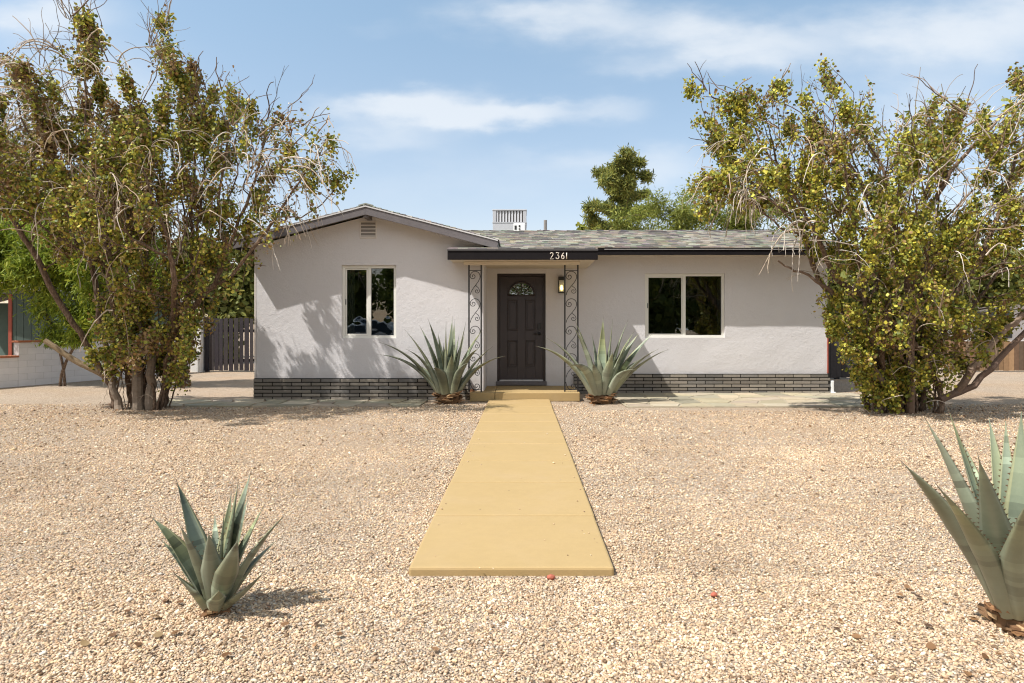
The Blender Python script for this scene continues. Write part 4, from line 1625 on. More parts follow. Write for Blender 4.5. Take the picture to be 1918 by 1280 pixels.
    blobs = [(a, b, c * .8, d * .66, e, (i % 5 - 2) * .5) for i, (a, b, c, d, e) in enumerate(blobs)]
    leafy_tree('pine_tree', 'tall bushy pine rising behind the roof right of the vent pipe', base, blobs, Y, 12, 260, 24000, .26, pine_pal, [4, 3, 3, 2], 'narrow',
               stems_n=1, jitter=.09, thin_r=.05, rmax=.22, step=.2, group='background trees', tip=.008, stem_top=at(1178, 300, 34))
    green = [(.215, .245, .045), (.28, .30, .055), (.14, .175, .035), (.34, .34, .07)]
    Y = 27
    base = at(1330, 640, Y); base.z = 0
    blobs = [(1200, 420, 50, 26, 1), (1260, 410, 60, 36, 1), (1320, 395, 60, 45, 1), (1380, 400, 60, 45, 1), (1450, 410, 60, 45, 1), (1300, 440, 130, 30, 1), (1225, 385, 40, 22, 1), (1290, 372, 40, 24, 1), (1180, 405, 40, 22, 1)]
    leafy_tree('mesquite_tree', 'soft green tree crown showing above the roof beside the pine', base, blobs, Y, 15, 40, 27000, .18, green, [4, 3, 3, 2], 'narrow',
               stems_n=3, jitter=.2, thin_r=.08, rmax=.2, step=.35, droop=.4, group='background trees', tip=.01)
    Y = 42
    base = at(1087, 617, Y); base.z = 0
    leafy_tree('small_tree', 'small distant tree tip peeking over the roof ridge left of the pine', base, [(1088, 440, 12, 18, 1), (1080, 470, 20, 30, 1)], Y, 16, 60, 1500, .3, green, [1, 3, 3, 1],
               'broad', stems_n=1, jitter=.15, thin_r=.08, step=.35, group='background trees', tip=.01)
    # behind the gate and behind the left tree
    olive = [(.17, .185, .045), (.23, .235, .06), (.11, .13, .033), (.28, .265, .075)]
    Y = 26
    base = at(420, 660, Y); base.z = 0
    leafy_tree('garden_tree', 'olive green garden tree behind the dark plank gate', base, [(420, 540, 70, 50, 1), (470, 500, 60, 60, 1), (370, 500, 60, 60, 1), (450, 580, 60, 30, 1)], Y, 18, 34, 11000, .22,
               olive, [3, 3, 2, 1], 'broad', stems_n=2, jitter=.2, thin_r=.08, step=.35, group='background trees', tip=.01)
    Y = 30
    base = at(60, 640, Y); base.z = 0
    leafy_tree('garden_tree', 'dark green tree far behind the neighbouring house on the left', base, [(20, 430, 100, 90, 1), (120, 420, 90, 90, 1), (200, 400, 70, 90, .8), (-80, 450, 100, 90, 1)], Y, 19, 24, 15000, .26,
               olive, [3, 2, 3, 1], 'broad', stems_n=2, jitter=.25, thin_r=.08, step=.4, group='background trees', tip=.01)
    Y = 27
    base = at(1760, 640, Y); base.z = 0
    leafy_tree('garden_tree', 'leafy garden tree standing behind the broad tree on the right', base, [(1700, 500, 90, 70, 1), (1800, 520, 100, 60, 1), (1900, 520, 90, 60, .8), (1640, 540, 60, 50, 1), (1575, 525, 50, 50, 1), (1600, 570, 60, 40, 1)], Y, 20, 26, 14000, .25,
               olive, [3, 3, 2, 1], 'broad', stems_n=2, jitter=.25, thin_r=.08, step=.4, group='background trees', tip=.01)
# ------------------------------------------------------------------ ground and paving
def make_ground():
    g = MB()
    # one sheet to the horizon, finer near the house so that it rolls slightly
    def h(x, y):
        if abs(x) > 15 or y > 22 or y < -3:
            return 0.0
        f = max(0.0, min(1.0, (11.0 - y) / 3)) * max(0.0, min(1.0, (abs(x - -.05) - .6) / .8))
        return f * .022 * mnoise.noise(Vector((x * .8, y * .8, 4.2)))
    xs = [-260, -90, -40, -20] + list(np.arange(-15, 15.01, .25)) + [20, 40, 90, 260]
    ys = [-200, -60, -20, -8] + list(np.arange(-3, 22.01, .25)) + [30, 60, 120, 400]
    idx = {}
    for j, y in enumerate(ys):
        for i, x in enumerate(xs):
            idx[i, j] = len(g.v)
            g.v.append((x, y, h(x, y)))
    for j in range(len(ys) - 1):
        for i in range(len(xs) - 1):
            g.face((idx[i, j], idx[i + 1, j], idx[i + 1, j + 1], idx[i, j + 1]))
    o = g.build('ground', M['gravel'], smooth=True)
    tag(o, kind='structure')

    # loose stones over the sheet: three zones, larger and sparser with distance
    rng = np.random.default_rng(2)
    phi = (1 + 5 ** .5) / 2
    ico = np.array([(-1, phi, 0), (1, phi, 0), (-1, -phi, 0), (1, -phi, 0), (0, -1, phi), (0, 1, phi), (0, -1, -phi), (0, 1, -phi),
                    (phi, 0, -1), (phi, 0, 1), (-phi, 0, -1), (-phi, 0, 1)])
    ico /= np.linalg.norm(ico[0])
    icf = np.array([(0, 11, 5), (0, 5, 1), (0, 1, 7), (0, 7, 10), (0, 10, 11), (1, 5, 9), (5, 11, 4), (11, 10, 2), (10, 7, 6), (7, 1, 8),
                    (3, 9, 4), (3, 4, 2), (3, 2, 6), (3, 6, 8), (3, 8, 9), (4, 9, 5), (2, 4, 11), (6, 2, 10), (8, 6, 7), (9, 8, 1)])
    V, Fs, Cs = [], [], []
    tot = 0
    zones = [(1.9, 3.6, 12000, .0044), (3.6, 5.2, 7600, .0051), (5.2, 7.6, 3400, .0064), (7.6, 11.8, 1150, .0080)]
    octv = np.array([(1, 0, 0), (0, 1, 0), (-1, 0, 0), (0, -1, 0), (0, 0, 1), (0, 0, -1)], float)
    octf = np.array([(0, 1, 4), (1, 2, 4), (2, 3, 4), (3, 0, 4), (1, 0, 5), (2, 1, 5), (3, 2, 5), (0, 3, 5)])
    pal = np.array([(.68, .54, .40), (.58, .44, .31), (.78, .67, .53), (.48, .35, .24), (.60, .43, .31), (.22, .15, .10), (.72, .56, .37), (.60, .55, .50), (.84, .76, .64)])
    pw = np.array([6, 6, 3.4, 4, 3.0, 2.2, 2.5, 1.3, 1.4])
    for (y0, y1, dens, sz) in zones:
        x0, x1 = -.82 * y1 - .4, .80 * y1 + .4
        n = int((y1 - y0) * (x1 - x0) * dens)
        x = rng.uniform(x0, x1, n)
        y = rng.uniform(y0, y1, n)
        k = np.abs(x) < .82 * y + .6
        onw = (x > -.615) & (x < .50) & (y > 3.55)
        edge = np.minimum(np.abs(x + .60), np.abs(x - .485))
        k &= ~(onw & ((rng.random(n) > .02 * np.exp(-edge / .07) + .0006) | (np.abs(x + .055) > .515)))
        k &= ~((y > 10.9) & (x > 1.1) & (x < 5.5))
        # patchy cover
        x, y, onw = x[k], y[k], onw[k]
        pn = np.array([mnoise.noise(Vector((a * 1.1, b * 1.1, 9.0))) for a, b in zip(x, y)])
        k = rng.random(len(x)) < (.80 + .6 * pn)
        x, y, onw = x[k], y[k], onw[k]
        T, Tf = (ico, icf) if y0 < 3 else (octv, octf)
        nv_, nf_ = len(T), len(Tf)
        n = len(x)
        s = sz * rng.lognormal(0, .32, n)
        sc = np.stack([s * rng.uniform(.8, 1.5, n), s * rng.uniform(.8, 1.3, n), s * rng.uniform(.5, .85, n)], 1)
        v = T[None] * (1 + rng.normal(size=(n, nv_, 1)) * .13)
        v = v * sc[:, None, :]
        tilt = rand_rot(n, rng)
        an = rng.uniform(0, 2 * math.pi, n)
        ca, sa = np.cos(an), np.sin(an)
        vx = v[:, :, 0] * ca[:, None] - v[:, :, 1] * sa[:, None]
        vy = v[:, :, 0] * sa[:, None] + v[:, :, 1] * ca[:, None]
        lean = rng.normal(size=n) * .35
        vz = v[:, :, 2] + vx * lean[:, None]
        z = np.array([h(a, b) for a, b in zip(x, y)]) + sc[:, 2] * rng.uniform(.2, .85, n)
        z = np.where(onw, .045 + sc[:, 2] * .8, z)
        v = np.stack([vx + x[:, None], vy + y[:, None], vz + z[:, None]], 2)
        V.append(v.reshape(-1, 3))
        Fs.append((Tf[None] + (np.arange(n) * nv_)[:, None, None] + tot).reshape(-1))
        tot += n * nv_
        c = pal[rng.choice(len(pal), n, p=pw / pw.sum())] * rng.uniform(.64, .98, (n, 1)) * np.array([1.05, .98, .885])
        tone = np.array([1 + .16 * mnoise.noise(Vector((a * .9, b * .9, 2.0))) + .16 * mnoise.noise(Vector((a * 4.1, b * 4.1, 5.0))) for a, b in zip(x, y)])
        c = c * tone[:, None]
        Cs.append(np.repeat(c, nf_, axis=0))
    me = np_mesh('loose_gravel', np.concatenate(V), np.concatenate(Fs), 3, np.concatenate(Cs))
    o = link('loose_gravel', me, M['pebble'])
    tag(o, 'pinkish beige crushed stone covering the front yard', kind='stuff')
    # dry leaf litter under the trees and agaves
    n = 1300
    ce = [(-6.2, 11.0, 1.5, .8), (6.0, 10.6, 1.6, .8), (-1.35, 3.05, .35, .22), (2.1, 2.95, .5, .3), (-1.3, 12.0, .5, .3), (1.4, 12.0, .5, .3), (0, 7, 4.5, 3.0)]
    w = [7, 7, .6, .6, .8, .8, 1.6]
    ci = rng.choice(len(ce), n, p=np.array(w) / sum(w))
    C = np.array(ce)[ci]
    pos = np.stack([C[:, 0] + rng.normal(size=n) * C[:, 2], C[:, 1] + rng.normal(size=n) * C[:, 3], np.full(n, .018)], 1)
    pos = pos[(pos[:, 1] > 1.5) & ~((pos[:, 0] > -.66) & (pos[:, 0] < .56) & (pos[:, 1] > 3.5)) & ~((pos[:, 1] > 12.4))]
    n = len(pos)
    rot = np.einsum('nij,njk->nik', np.tile(np.eye(3), (n, 1, 1)), rand_rot(n, rng))
    # lay them nearly flat
    an = rng.uniform(0, 6.28, n)
    tl = rng.normal(size=n) * .35
    ca, sa, ct, st = np.cos(an), np.sin(an), np.cos(tl), np.sin(tl)
    rot = np.zeros((n, 3, 3))
    rot[:, 0, 0], rot[:, 0, 1], rot[:, 1, 0], rot[:, 1, 1], rot[:, 2, 2] = ca, -sa, sa, ca, 1
    rot[:, 2, 0], rot[:, 0, 2] = st, -st
    me = leaf_mesh('leaf_litter', pos, .034 * rng.uniform(.4, 1.3, n), rot,
                   pick_cols(n, rng, [(.16, .08, .035), (.24, .13, .06), (.09, .05, .028), (.32, .22, .11)], [3, 3, 3, 1]))
    o = link('leaf_litter', me, M['leaf'])
    tag(o, 'dry brown leaf litter scattered on the gravel', kind='stuff')

    # walkway: eight ochre slabs
    j = [3.592, 4.605, 5.60, 6.54, 7.49, 8.37, 9.28, 10.16, 11.1, 12.258]
    wk = MB()
    xa, xb = -.60, .485
    for a, b in zip(j[:-1], j[1:]):
        n0 = len(wk.v)
        wk.box(xa + random.Random(a).uniform(-.004, .004), xb + random.Random(b).uniform(-.004, .004), a + .006, b - .006, -.05, .045)
    o = wk.build('walkway', M['walk'], bevel=.014, seg=2)
    tag(o, kind='structure')

    # flagstone path along the house: irregular slabs in mortar
    def flag(x0, x1, y0, y1, seed, nx, ny):
        r = random.Random(seed)
        m = MB()
        gx = [[x0 + (x1 - x0) * i / nx + (r.uniform(-.32, .32) * (x1 - x0) / nx if 0 < i < nx else 0) for i in range(nx + 1)] for _ in range(ny + 1)]
        gy = [[y0 + (y1 - y0) * k / ny + (r.uniform(-.34, .34) * (y1 - y0) / ny if 0 < k < ny else r.uniform(-.07, .07)) for i in range(nx + 1)] for k in range(ny + 1)]
        for k in range(ny):
            for i in range(nx):
                q = [Vector((gx[k][i], gy[k][i], 0)), Vector((gx[k][i + 1], gy[k][i + 1], 0)), Vector((gx[k + 1][i + 1], gy[k + 1][i + 1], 0)), Vector((gx[k + 1][i], gy[k + 1][i], 0))]
                c = sum(q, Vector()) / 4
                q = [c + (p - c) * .94 for p in q]
                g = r.uniform(.8, 1.15)
                m.col = tuple(g * s for s in r.choice([(.35, .30, .20), (.32, .285, .20), (.40, .33, .23), (.35, .285, .215), (.30, .27, .195), (.42, .36, .265)]))
                zt = r.uniform(.022, .030)
                tris = [q] if r.random() < .45 else [[q[0], q[1], q[2]], [q[0], q[2], q[3]]]
                for t in tris:
                    cc = sum(t, Vector()) / len(t)
                    t = [cc + (p - cc) * .965 for p in t]
                    n = len(m.v)
                    kk = len(t)
                    m.v.extend([(p.x, p.y, -.02) for p in t] + [(p.x, p.y, zt) for p in t])
                    m.face(range(n + kk, n + 2 * kk))
                    for e in range(kk):
                        m.face((n + e, n + (e + 1) % kk, n + kk + (e + 1) % kk, n + kk + e))
        return m
    m = flag(1.75, 6.6, 11.35, 13.72, 4, 10, 5)
    m2 = flag(-6.6, -1.7, 11.4, 12.42, 9, 10, 3)
    o = m.build('path', M['flagstone'], bevel=.004, colors=True, seg=1)
    tag(o, kind='structure')
    b = MB()
    b.box(1.72, 6.62, 11.32, 13.74, -.03, .016)
    o2 = b.build('path_bedding', simple('path_mortar', (.34, .29, .21), .9, .2, .2, 12, .004))
    tag(o2, kind='structure')
    o = m2.build('path', M['flagstone'], bevel=.004, colors=True, seg=1)
    tag(o, kind='structure')
    # reddish stones
    for k, (px, py, s) in enumerate([(1032, 1087, .021), (1338, 1120, .018)]):
        y = F * CAMH / (py - CY)
        p = at(px, py, y)
        mb = MB()
        rr = random.Random(k)
        v = ico * (1 + np.array([[rr.uniform(-.15, .15)] for _ in range(12)])) * s * np.array([1.2, 1.0, .75])
        mb.v = [(p.x + a, p.y + b_, .016 + c) for a, b_, c in v]
        for f in icf:
            mb.face(f)
        o = mb.build('stone', M['red_stone'], None, origin=(p.x, p.y, 0), bevel=.003)
        tag(o, ['small red stone on the gravel in front of the walkway end', 'small red stone on open gravel right of the walkway'][k], 'stone')


# ------------------------------------------------------------------ fences, walls, neighbours
def plank_fence(name, label, cat, a, b, z1, pw, mat, cols, seed, gap=.012, rails=(.35, 1.25), posts=()):
    """Vertical plank fence from a to b (x, y)."""
    rng = random.Random(seed)
    A, B = Vector((*a, 0)), Vector((*b, 0))
    root = empty(name, tuple(A.lerp(B, .5)), label, cat)
    U = (B - A).normalized()
    N = Vector((-U.y, U.x, 0))
    L = (B - A).length
    m = MB()

    def bx(mb, u0, u1, n0, n1, z0, z1_):
        q = [A + U * u0 + N * n0, A + U * u1 + N * n0, A + U * u1 + N * n1, A + U * u0 + N * n1]
        mb.hexa([(p.x, p.y, z0) for p in q] + [(p.x, p.y, z1_) for p in q])
    u = 0
    while u < L:
        w = pw * rng.uniform(.9, 1.1)
        g = rng.uniform(.7, 1.3)
        m.col = tuple(c * g for c in rng.choice(cols))
        bx(m, u, min(u + w - gap * rng.uniform(.5, 1.7), L), rng.uniform(-.004, .004), .022, .03 + rng.uniform(0, .02), z1 + rng.uniform(-.02, .02))
        u += w
    m.build('planks', mat, root, colors=True)
    r = MB()
    r.col = tuple(c * .9 for c in cols[0])
    for z in rails:
        bx(r, 0, L, .026, .065, z - .045, z + .045)
    r.build('rail', mat, root, colors=True)
    for p in posts:
        q = MB()
        q.col = cols[0]
        bx(q, p - .05, p + .05, .03, .13, -.05, z1 + .03)
        q.build('post', mat, root, colors=True)
    return root


def make_boundary():
    dw = [(.036, .030, .034), (.026, .022, .026), (.050, .042, .042)]
    plank_fence('gate', 'dark weathered plank gate between white pillar and house wall', 'gate', (-9.70, 20.8), (-4.95, 20.8), 1.64, .15, M['dark_wood'], dw, 3, gap=.022, posts=(.06, 1.62, 3.2))
    p = MB()
    p.box(-10.05, -9.74, 20.65, 20.95, -.02, 1.64)
    p.box(-10.07, -9.72, 20.63, 20.97, 1.641, 1.70)
    o = p.build('gate_pillar', M['white_wall'], None, origin=(-9.89, 20.8, 0), bevel=.01)
    tag(o, 'square white masonry pillar beside the dark plank gate', 'pillar')
    # stepped painted block wall along the left boundary
    A, B = Vector((-11.95, 13.5, 0)), Vector((-9.98, 20.45, 0))
    root = empty('block_wall', tuple(A.lerp(B, .5)), 'pale painted block wall with stepped terracotta capped top on the left', 'wall')
    U = (B - A).normalized()
    N = Vector((-U.y, U.x, 0))
    L = (B - A).length
    s1 = (Vector((-11.36, 15.43, 0)) - A).length
    rng = random.Random(6)
    m = MB()

    def bx(mb, u0, u1, n0, n1, z0, z1):
        q = [A + U * u0 + N * n0, A + U * u0 + N * n1, A + U * u1 + N * n1, A + U * u1 + N * n0]
        q = [q[0], q[3], q[2], q[1]]
        mb.hexa([(p_.x, p_.y, z0) for p_ in q] + [(p_.x, p_.y, z1) for p_ in q])
    hh = .146
    for seg0, seg1, rows in ((0, s1, 4.55), (s1, L, 6.85)):
        r = 0
        while r < rows:
            z0, z1 = r * hh, min((r + 1), rows) * hh
            u = seg0 - (r % 2) * .20
            while u < seg1:
                a, b = max(u, seg0), min(u + .40, seg1)
                if b - a > .01:
                    g = rng.uniform(.96, 1.03)
                    m.col = (.70 * g, .675 * g, .665 * g)
                    bx(m, a + .0015, b - .0015, rng.uniform(-.0012, .0012), .15, z0 + .0015, z1 - .0015)
                u += .40
            r += 1
    m.build('blocks', M['block'], root, colors=True, bevel=.003, seg=1)
    m = MB()
    m.col = (.42, .40, .385)
    bx(m, .002, s1 - .001, .004, .146, -.05, 4.55 * hh - .002)
    bx(m, s1 + .001, L - .002, .004, .146, -.05, 6.85 * hh - .002)
    m.build('core', M['block'], root, colors=True)
    for (a, b, z) in ((0, s1 - .002, 4.55 * hh), (s1 - .03, L, 6.85 * hh)):
        c = MB()
        u = a
        while u < b:
            bx(c, u + .002, min(u + .30, b), -.025, .175, z + .001, z + .045)
            u += .302
        c.build('cap', M['terracotta'], root, bevel=.006)
    # neighbour's house with green siding and dark porch opening
    h = empty('neighbour_house', (-15.5, 19.0, 0), 'low green sided house with dark carport beyond the left block wall', 'house')
    x0, x1, yf, yb, ze = -19.5, -12.55, 18.2, 25, 2.25
    w = MB()
    x = x0
    rng = random.Random(8)
    while x < x1:
        if not (-15.6 < x + .12 < -13.62):
            g = rng.uniform(.92, 1.05)
            w.col = (.075 * g, .10 * g, .088 * g)
            w.box(x + .006, x + .194, yf, yf + .06, 0.0, ze)
        x += .20
    w.col = (.12, .17, .15)
    w.box(x0, -15.62, yf + .061, yf + .2, 0, ze)
    w.box(-13.60, x1, yf + .061, yf + .2, 0, ze)
    w.box(x1 - .14, x1, yf + .201, yb, 0, ze)
    w.box(x0, x1 - .141, yb - .1, yb, 0, ze)
    w.build('wall', M['siding'], h, colors=True)
    for x in (-15.64, -13.69):
        d = MB()
        d.box(x, x + .09, yf - .03, yf + .21, 0, ze - .02)
        d.build('post', M['red_trim'], h)
    r = MB()
    xm = (x0 + x1) / 2
    for s in (-1, 1):
        xe = xm + s * (x1 - x0) / 2 + s * .45
        q = [(xm, yf - .5, ze + 1.0), (xe, yf - .5, ze + .02), (xe, yb + .4, ze + .02), (xm, yb + .4, ze + 1.0)]
        slab(r, q if s > 0 else q[::-1], .09)
    r.poly([(x0, yf + .05, ze), (x1, yf + .05, ze), (xm, yf + .05, ze + .9)])
    r.build('roof', M['shingle2'], h)
    f = MB()
    for s in (-1, 1):
        xe = xm + s * (x1 - x0) / 2 + s * .46
        q = [(xm, yf - .535, ze + 1.005), (xe, yf - .535, ze + .025), (xe, yf - .502, ze + .025), (xm, yf - .502, ze + 1.005)]
        slab(f, q if s > 0 else q[::-1], .13)
    f.build('fascia', M['vent_paint'], h)
    # right side: brown fence, planks coloured dark for the carport's deep shade, neighbour house
    bw = [(.20, .115, .065), (.155, .095, .06), (.25, .155, .085), (.13, .09, .06)]
    plank_fence('fence', 'low brown plank fence seen through the tree on the right', 'fence', (12.9, 20.8), (19.5, 20.6), .94, .145, M['brown_wood'], bw, 12, rails=(.25, .75), posts=(.1, 2.5, 4.9))
    plank_fence('fence', 'dark planks coloured as the deep shade of the carport behind the right house corner', 'fence', (6.21, 17.6), (10.3, 17.9), 1.75, .15, M['dark_wood'], [(.035, .032, .034), (.05, .045, .045)], 14, gap=.004, posts=(.1, 2.0, 4.0))
    h = empty('neighbour_house', (24, 33, 0), 'pale neighbouring house glimpsed at the right edge behind the trees', 'house')
    w = MB()
    w.box(19, 30, 31, 38, 0, 2.7)
    w.build('wall', M['stucco'], h)
    r = MB()
    slab(r, [(18.5, 30.4, 2.75), (30.5, 30.4, 2.75), (30.5, 34.5, 3.7), (18.5, 34.5, 3.7)], .12)
    slab(r, [(18.5, 34.5, 3.7), (30.5, 34.5, 3.7), (30.5, 38.6, 2.75), (18.5, 38.6, 2.75)], .12)
    r.build('roof', M['shingle2'], h)
    g = MB()
    g.box(20.6, 22.2, 30.96, 31.05, .9, 2.1)
    g.build('window', M['car_dark'], h)


def make_street():
    """What stands across the road behind the camera; the window panes mirror it."""
    b = MB()
    b.poly([(-120, -15, .006), (120, -15, .006), (120, -7.5, .006), (-120, -7.5, .006)])
    o = b.build('road', M['asphalt'])
    tag(o, kind='structure')
    car = empty('parked_car', (-7.3, -9.0, 0), 'pale blue car parked along the kerb across from the house', 'car')
    prof = [(-2.3, .35), (-2.32, .8), (-2.2, 1.0), (-1.9, 1.08), (-1.25, 1.72), (.75, 1.76), (1.35, 1.12), (2.1, 1.0), (2.3, .75), (2.3, .35)]
    cx, cy = -7.3, -9.0
    m = MB()
    n = len(prof)
    for y in (-.9, .9):
        for (x, z) in prof:
            inset = .14 if z > 1.3 else 0
            m.v.append((cx + x, cy + y - math.copysign(inset, y), z))
    m.face(range(n))
    m.face(range(2 * n - 1, n - 1, -1))
    for i in range(n):
        m.face((i, n + i, n + (i + 1) % n, (i + 1) % n))
    m.build('body', M['car_paint'], car, bevel=.05)
    for s in (-1, 1):
        for (xa, xb, xc, xd) in ((-1.55, -.35, -.35, -1.15), (-.25, .95, .62, -.25)):
            g = MB()
            y0, y1 = cy + s * .915, cy + s * .80
            q = [(cx + xa, y0, 1.12), (cx + xb, y0, 1.12), (cx + xc, y1, 1.64), (cx + xd, y1, 1.64)]
            g.poly(q)
            g.build('window', M['car_dark'], car)
        for x in (-1.4, 1.4):
            wl = MB()
            wl.tube([(cx + x, cy + s * .72, .33), (cx + x, cy + s * .93, .33)], .33, 20)
            wl.build('wheel', M['tyre'], car)
    green = [(.19, .23, .05), (.13, .17, .04), (.27, .29, .06)]
    rng = np.random.default_rng(77)
    first = None
    for k, (x, y, s, a) in enumerate([(-13, -20, 1.0, 0), (-6, -22, 1.15, 1.3), (1, -21, .95, 2.2), (8.5, -20, 1.1, 4.0), (15, -23, 1.2, 5.1), (-20, -23, 1.2, 2.9), (-2.5, -27, 1.3, .4), (5, -27, 1.25, 3.3)]):
        if first is None:
            t = empty('street_tree', (x, y, 0), 'rounded green tree across the road', 'tree', 'trees across the road')
            n = 9000
            d = rng.normal(size=(n, 3))
            d /= np.linalg.norm(d, axis=1)[:, None]
            d *= rng.uniform(.35, 1, n)[:, None] ** .5
            lump = np.array([1 + .28 * mnoise.noise(Vector(q * 2.0)) for q in d])
            pos = d * lump[:, None] * np.array([3.4, 3.0, 2.9]) + np.array([x, y, 3.6])
            me = leaf_mesh('crown', pos, .34 * rng.uniform(.6, 1.3, n), rand_rot(n, rng), pick_cols(n, rng, green, [3, 3, 1]))
            link('crown', me, M['fine_leaf'], t)
            tr = MB()
            tr.tube([(x, y, -.05), (x + .1, y, 1.5), (x, y, 3.5)], [.24, .19, .12], 8)
            tr.build('trunk', M['bark'], t, smooth=True)
            first = t
        else:
            c = first.copy()
            COL.objects.link(c)
            c.location = (x, y, 0)
            c.rotation_euler = (0, 0, a)
            c.scale = (s, s, s)
            for ch in first.children:
                d2 = ch.copy()
                COL.objects.link(d2)
                d2.parent = c


# ------------------------------------------------------------------ light, sky, camera
SUN_D = Vector((.60, .33, -1.0)).normalized()


def make_light(sun_strength=3.8, sky_strength=.13, exposure=0.83):
    sd = bpy.data.lights.new('sun', 'SUN')
    sd.energy = sun_strength
    sd.angle = R(.53)
    sd.color = (1.0, .97, .92)
    so = bpy.data.objects.new('sun', sd)
    COL.objects.link(so)
    so.rotation_euler = SUN_D.to_track_quat('-Z', 'Y').to_euler()
    so.location = (-20, -15, 30)
    w = bpy.data.worlds.new('World')
    SC.world = w
    w.use_nodes = True
    t = w.node_tree
    t.nodes.clear()

    def n(typ, **kw):
        x = t.nodes.new(typ)
        for k, v in kw.items():
            setattr(x, k, v)
        return x

    def mth(op, a, b=None, c=None):
        x = n('ShaderNodeMath', operation=op)
        for i, v in enumerate((a, b, c)):
            if v is None:
                continue
            if isinstance(v, bpy.types.NodeSocket):
                t.links.new(v, x.inputs[i])
            else:
                x.inputs[i].default_value = v
        return x.outputs[0]
    out = n('ShaderNodeOutputWorld')
    bg = n('ShaderNodeBackground')
    bg.inputs['Strength'].default_value = sky_strength
    sky = n('ShaderNodeTexSky', sky_type='NISHITA')
    sky.sun_disc = False
    s = -SUN_D
    sky.sun_elevation = math.asin(s.z)
    sky.sun_rotation = math.atan2(s.x, s.y)
    sky.altitude = 700
    sky.air_density = 1.0
    sky.dust_density = 1.6
    sky.ozone_density = 1.6
    # thin cloud banks, placed by direction in the sky and broken up by noise
    tc = n('ShaderNodeTexCoord')
    sp = n('ShaderNodeSeparateXYZ')
    t.links.new(tc.outputs['Generated'], sp.inputs[0])
    yy = mth('MAXIMUM', sp.outputs['Y'], .08)
    u = mth('DIVIDE', sp.outputs['X'], yy)
    v = mth('DIVIDE', sp.outputs['Z'], yy)
    cv = n('ShaderNodeCombineXYZ')
    t.links.new(u, cv.inputs[0])
    t.links.new(mth('MULTIPLY', v, 2.3), cv.inputs[1])
    nz = n('ShaderNodeTexNoise')
    nz.inputs['Scale'].default_value = 5.0
    nz.inputs['Detail'].default_value = 7
    nz.inputs['Roughness'].default_value = .56
    t.links.new(cv.outputs[0], nz.inputs['Vector'])
    nz2 = n('ShaderNodeTexNoise')
    nz2.inputs['Scale'].default_value = 14.0
    nz2.inputs['Detail'].default_value = 5
    t.links.new(cv.outputs[0], nz2.inputs['Vector'])
    # warp the banks' edges
    du = mth('MULTIPLY', mth('SUBTRACT', nz.outputs['Fac'], .5), .16)
    dv = mth('MULTIPLY', mth('SUBTRACT', nz2.outputs['Fac'], .5), .05)
    uw, vw = mth('ADD', u, du), mth('ADD', v, dv)
    banks = [(770, 198, 120, 26, .95), (860, 222, 70, 16, .8), (1000, 212, 62, 16, .75), (1140, 205, 60, 24, .6), (730, 262, 110, 22, .5), (1290, 60, 230, 34, .6), (1000, 18, 150, 30, .75),
             (1400, 95, 130, 30, .6), (1180, 130, 120, 16, .3), (60, 20, 130, 30, .8), (1880, 40, 150, 60, .8), (140, 190, 190, 90, .7), (1230, 310, 100, 34, .5), (1700, 210, 170, 60, .6),
             (900, 350, 260, 36, .3), (1000, 300, 150, 20, .25), (1700, 60, 120, 40, .4), (700, 60, 60, 12, .2)]
    acc = None
    for (px, py, a, b, wgt) in banks:
        u0, v0, a, b = (px - CX) / F, (CY - py) / F, a * 1.2 / F, b * 1.35 / F
        e = mth('ADD', mth('POWER', mth('ABSOLUTE', mth('DIVIDE', mth('SUBTRACT', uw, u0), a)), 2.0), mth('POWER', mth('ABSOLUTE', mth('DIVIDE', mth('SUBTRACT', vw, v0), b)), 2.0))
        gsn = mth('MULTIPLY', mth('EXPONENT', mth('MULTIPLY', e, -1.0)), wgt)
        acc = gsn if acc is None else mth('ADD', acc, gsn)
    # noise thins and thickens the banks
    body = mth('MULTIPLY', acc, mth('ADD', mth('MULTIPLY', nz.outputs['Fac'], 1.5), .15))
    mr = n('ShaderNodeMapRange', interpolation_type='SMOOTHSTEP')
    mr.inputs['From Min'].default_value = .05
    mr.inputs['From Max'].default_value = .90
    mr.inputs['To Max'].default_value = .70
    t.links.new(body, mr.inputs['Value'])
    # colour cast of the clear sky
    hs = n('ShaderNodeMix', data_type='RGBA', blend_type='MULTIPLY')
    hs.inputs[0].default_value = 1.0
    zr = n('ShaderNodeMapRange')
    zr.inputs['From Max'].default_value = .55
    zr.inputs['From Min'].default_value = .05
    t.links.new(sp.outputs['Z'], zr.inputs['Value'])
    tm = n('ShaderNodeMix', data_type='RGBA')
    t.links.new(zr.outputs[0], tm.inputs[0])
    tm.inputs[6].default_value = (1.08, .82, .70, 1)
    tm.inputs[7].default_value = (1.24, 1.25, 1.02, 1)
    t.links.new(tm.outputs[2], hs.inputs[7])
    t.links.new(sky.outputs[0], hs.inputs[6])
    mx = n('ShaderNodeMix', data_type='RGBA')
    t.links.new(mr.outputs[0], mx.inputs[0])
    t.links.new(hs.outputs[2], mx.inputs[6])
    mx.inputs[7].default_value = (CLOUD[0], CLOUD[1], CLOUD[2], 1)
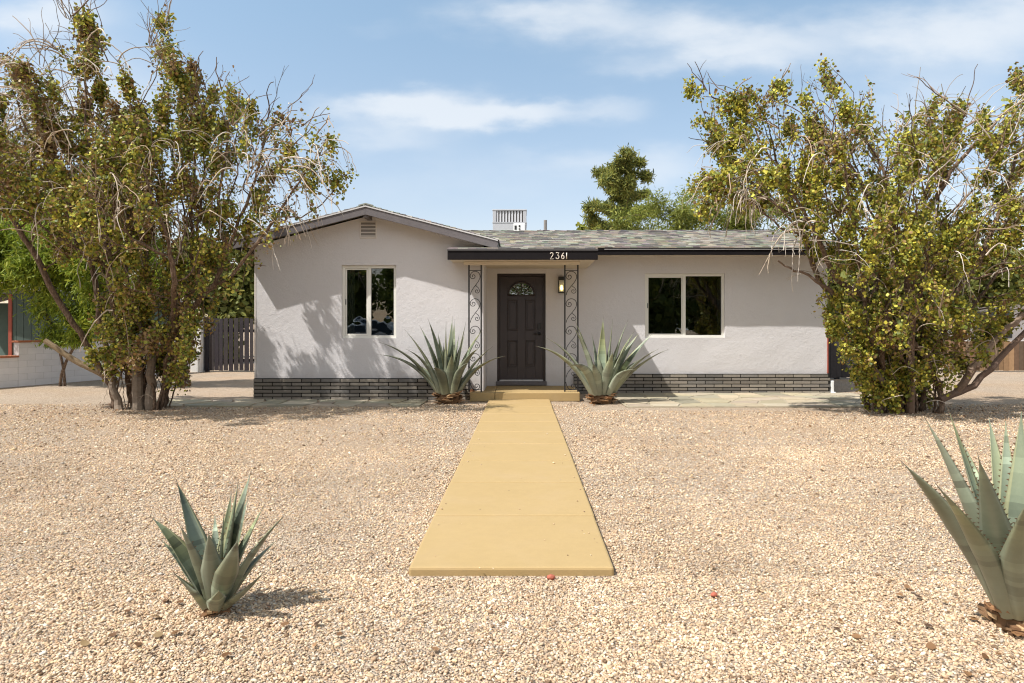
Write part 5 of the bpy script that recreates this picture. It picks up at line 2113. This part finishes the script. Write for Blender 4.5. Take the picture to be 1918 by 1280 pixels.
    # bright broken cloud added unseen behind the camera, to fill the shaded front walls
    bk = n('ShaderNodeMapRange', interpolation_type='SMOOTHSTEP')
    bk.inputs['From Min'].default_value = .05
    bk.inputs['From Max'].default_value = -.55
    t.links.new(sp.outputs['Y'], bk.inputs['Value'])
    nb = n('ShaderNodeTexNoise')
    nb.inputs['Scale'].default_value = 2.4
    nb.inputs['Detail'].default_value = 6
    t.links.new(tc.outputs['Generated'], nb.inputs['Vector'])
    nm = n('ShaderNodeMapRange', interpolation_type='SMOOTHSTEP')
    nm.inputs['From Min'].default_value = .34
    nm.inputs['From Max'].default_value = .58
    t.links.new(nb.outputs['Fac'], nm.inputs['Value'])
    mx2 = n('ShaderNodeMix', data_type='RGBA')
    t.links.new(mth('MULTIPLY', bk.outputs[0], nm.outputs[0]), mx2.inputs[0])
    t.links.new(mx.outputs[2], mx2.inputs[6])
    mx2.inputs[7].default_value = (5.3, 5.4, 5.5, 1)
    t.links.new(mx2.outputs[2], bg.inputs['Color'])
    t.links.new(bg.outputs[0], out.inputs[0])
    vs = SC.view_settings
    SC.display_settings.display_device = 'sRGB'
    vs.view_transform = 'Standard'
    vs.look = 'None'
    vs.exposure = exposure
    vs.gamma = 1


CLOUD = (4.1, 4.25, 4.4)


def make_camera():
    c = bpy.data.cameras.new('camera')
    c.sensor_width = 36
    c.lens = F / 1918 * 36
    c.shift_x = (959 - CX) / 1918
    c.shift_y = -(640 - CY) / 1918
    c.clip_start = .05
    c.clip_end = 2000
    o = bpy.data.objects.new('camera', c)
    COL.objects.link(o)
    o.location = (0, 0, CAMH)
    o.rotation_euler = (R(90), 0, 0)
    SC.camera = o


def main():
    make_materials()
    M['shingle2'] = simple('grey_shingles', (.16, .15, .145), .95, .1, .3, 9, .01, 20)
    make_ground()
    make_house()
    make_roof_things()
    make_boundary()
    make_agaves()
    make_trees()
    make_street()
    make_light()
    make_camera()
    cy = SC.cycles
    cy.use_denoising = True
    cy.filter_width = 1.15
    cy.max_bounces = 8
    cy.transparent_max_bounces = 12


main()
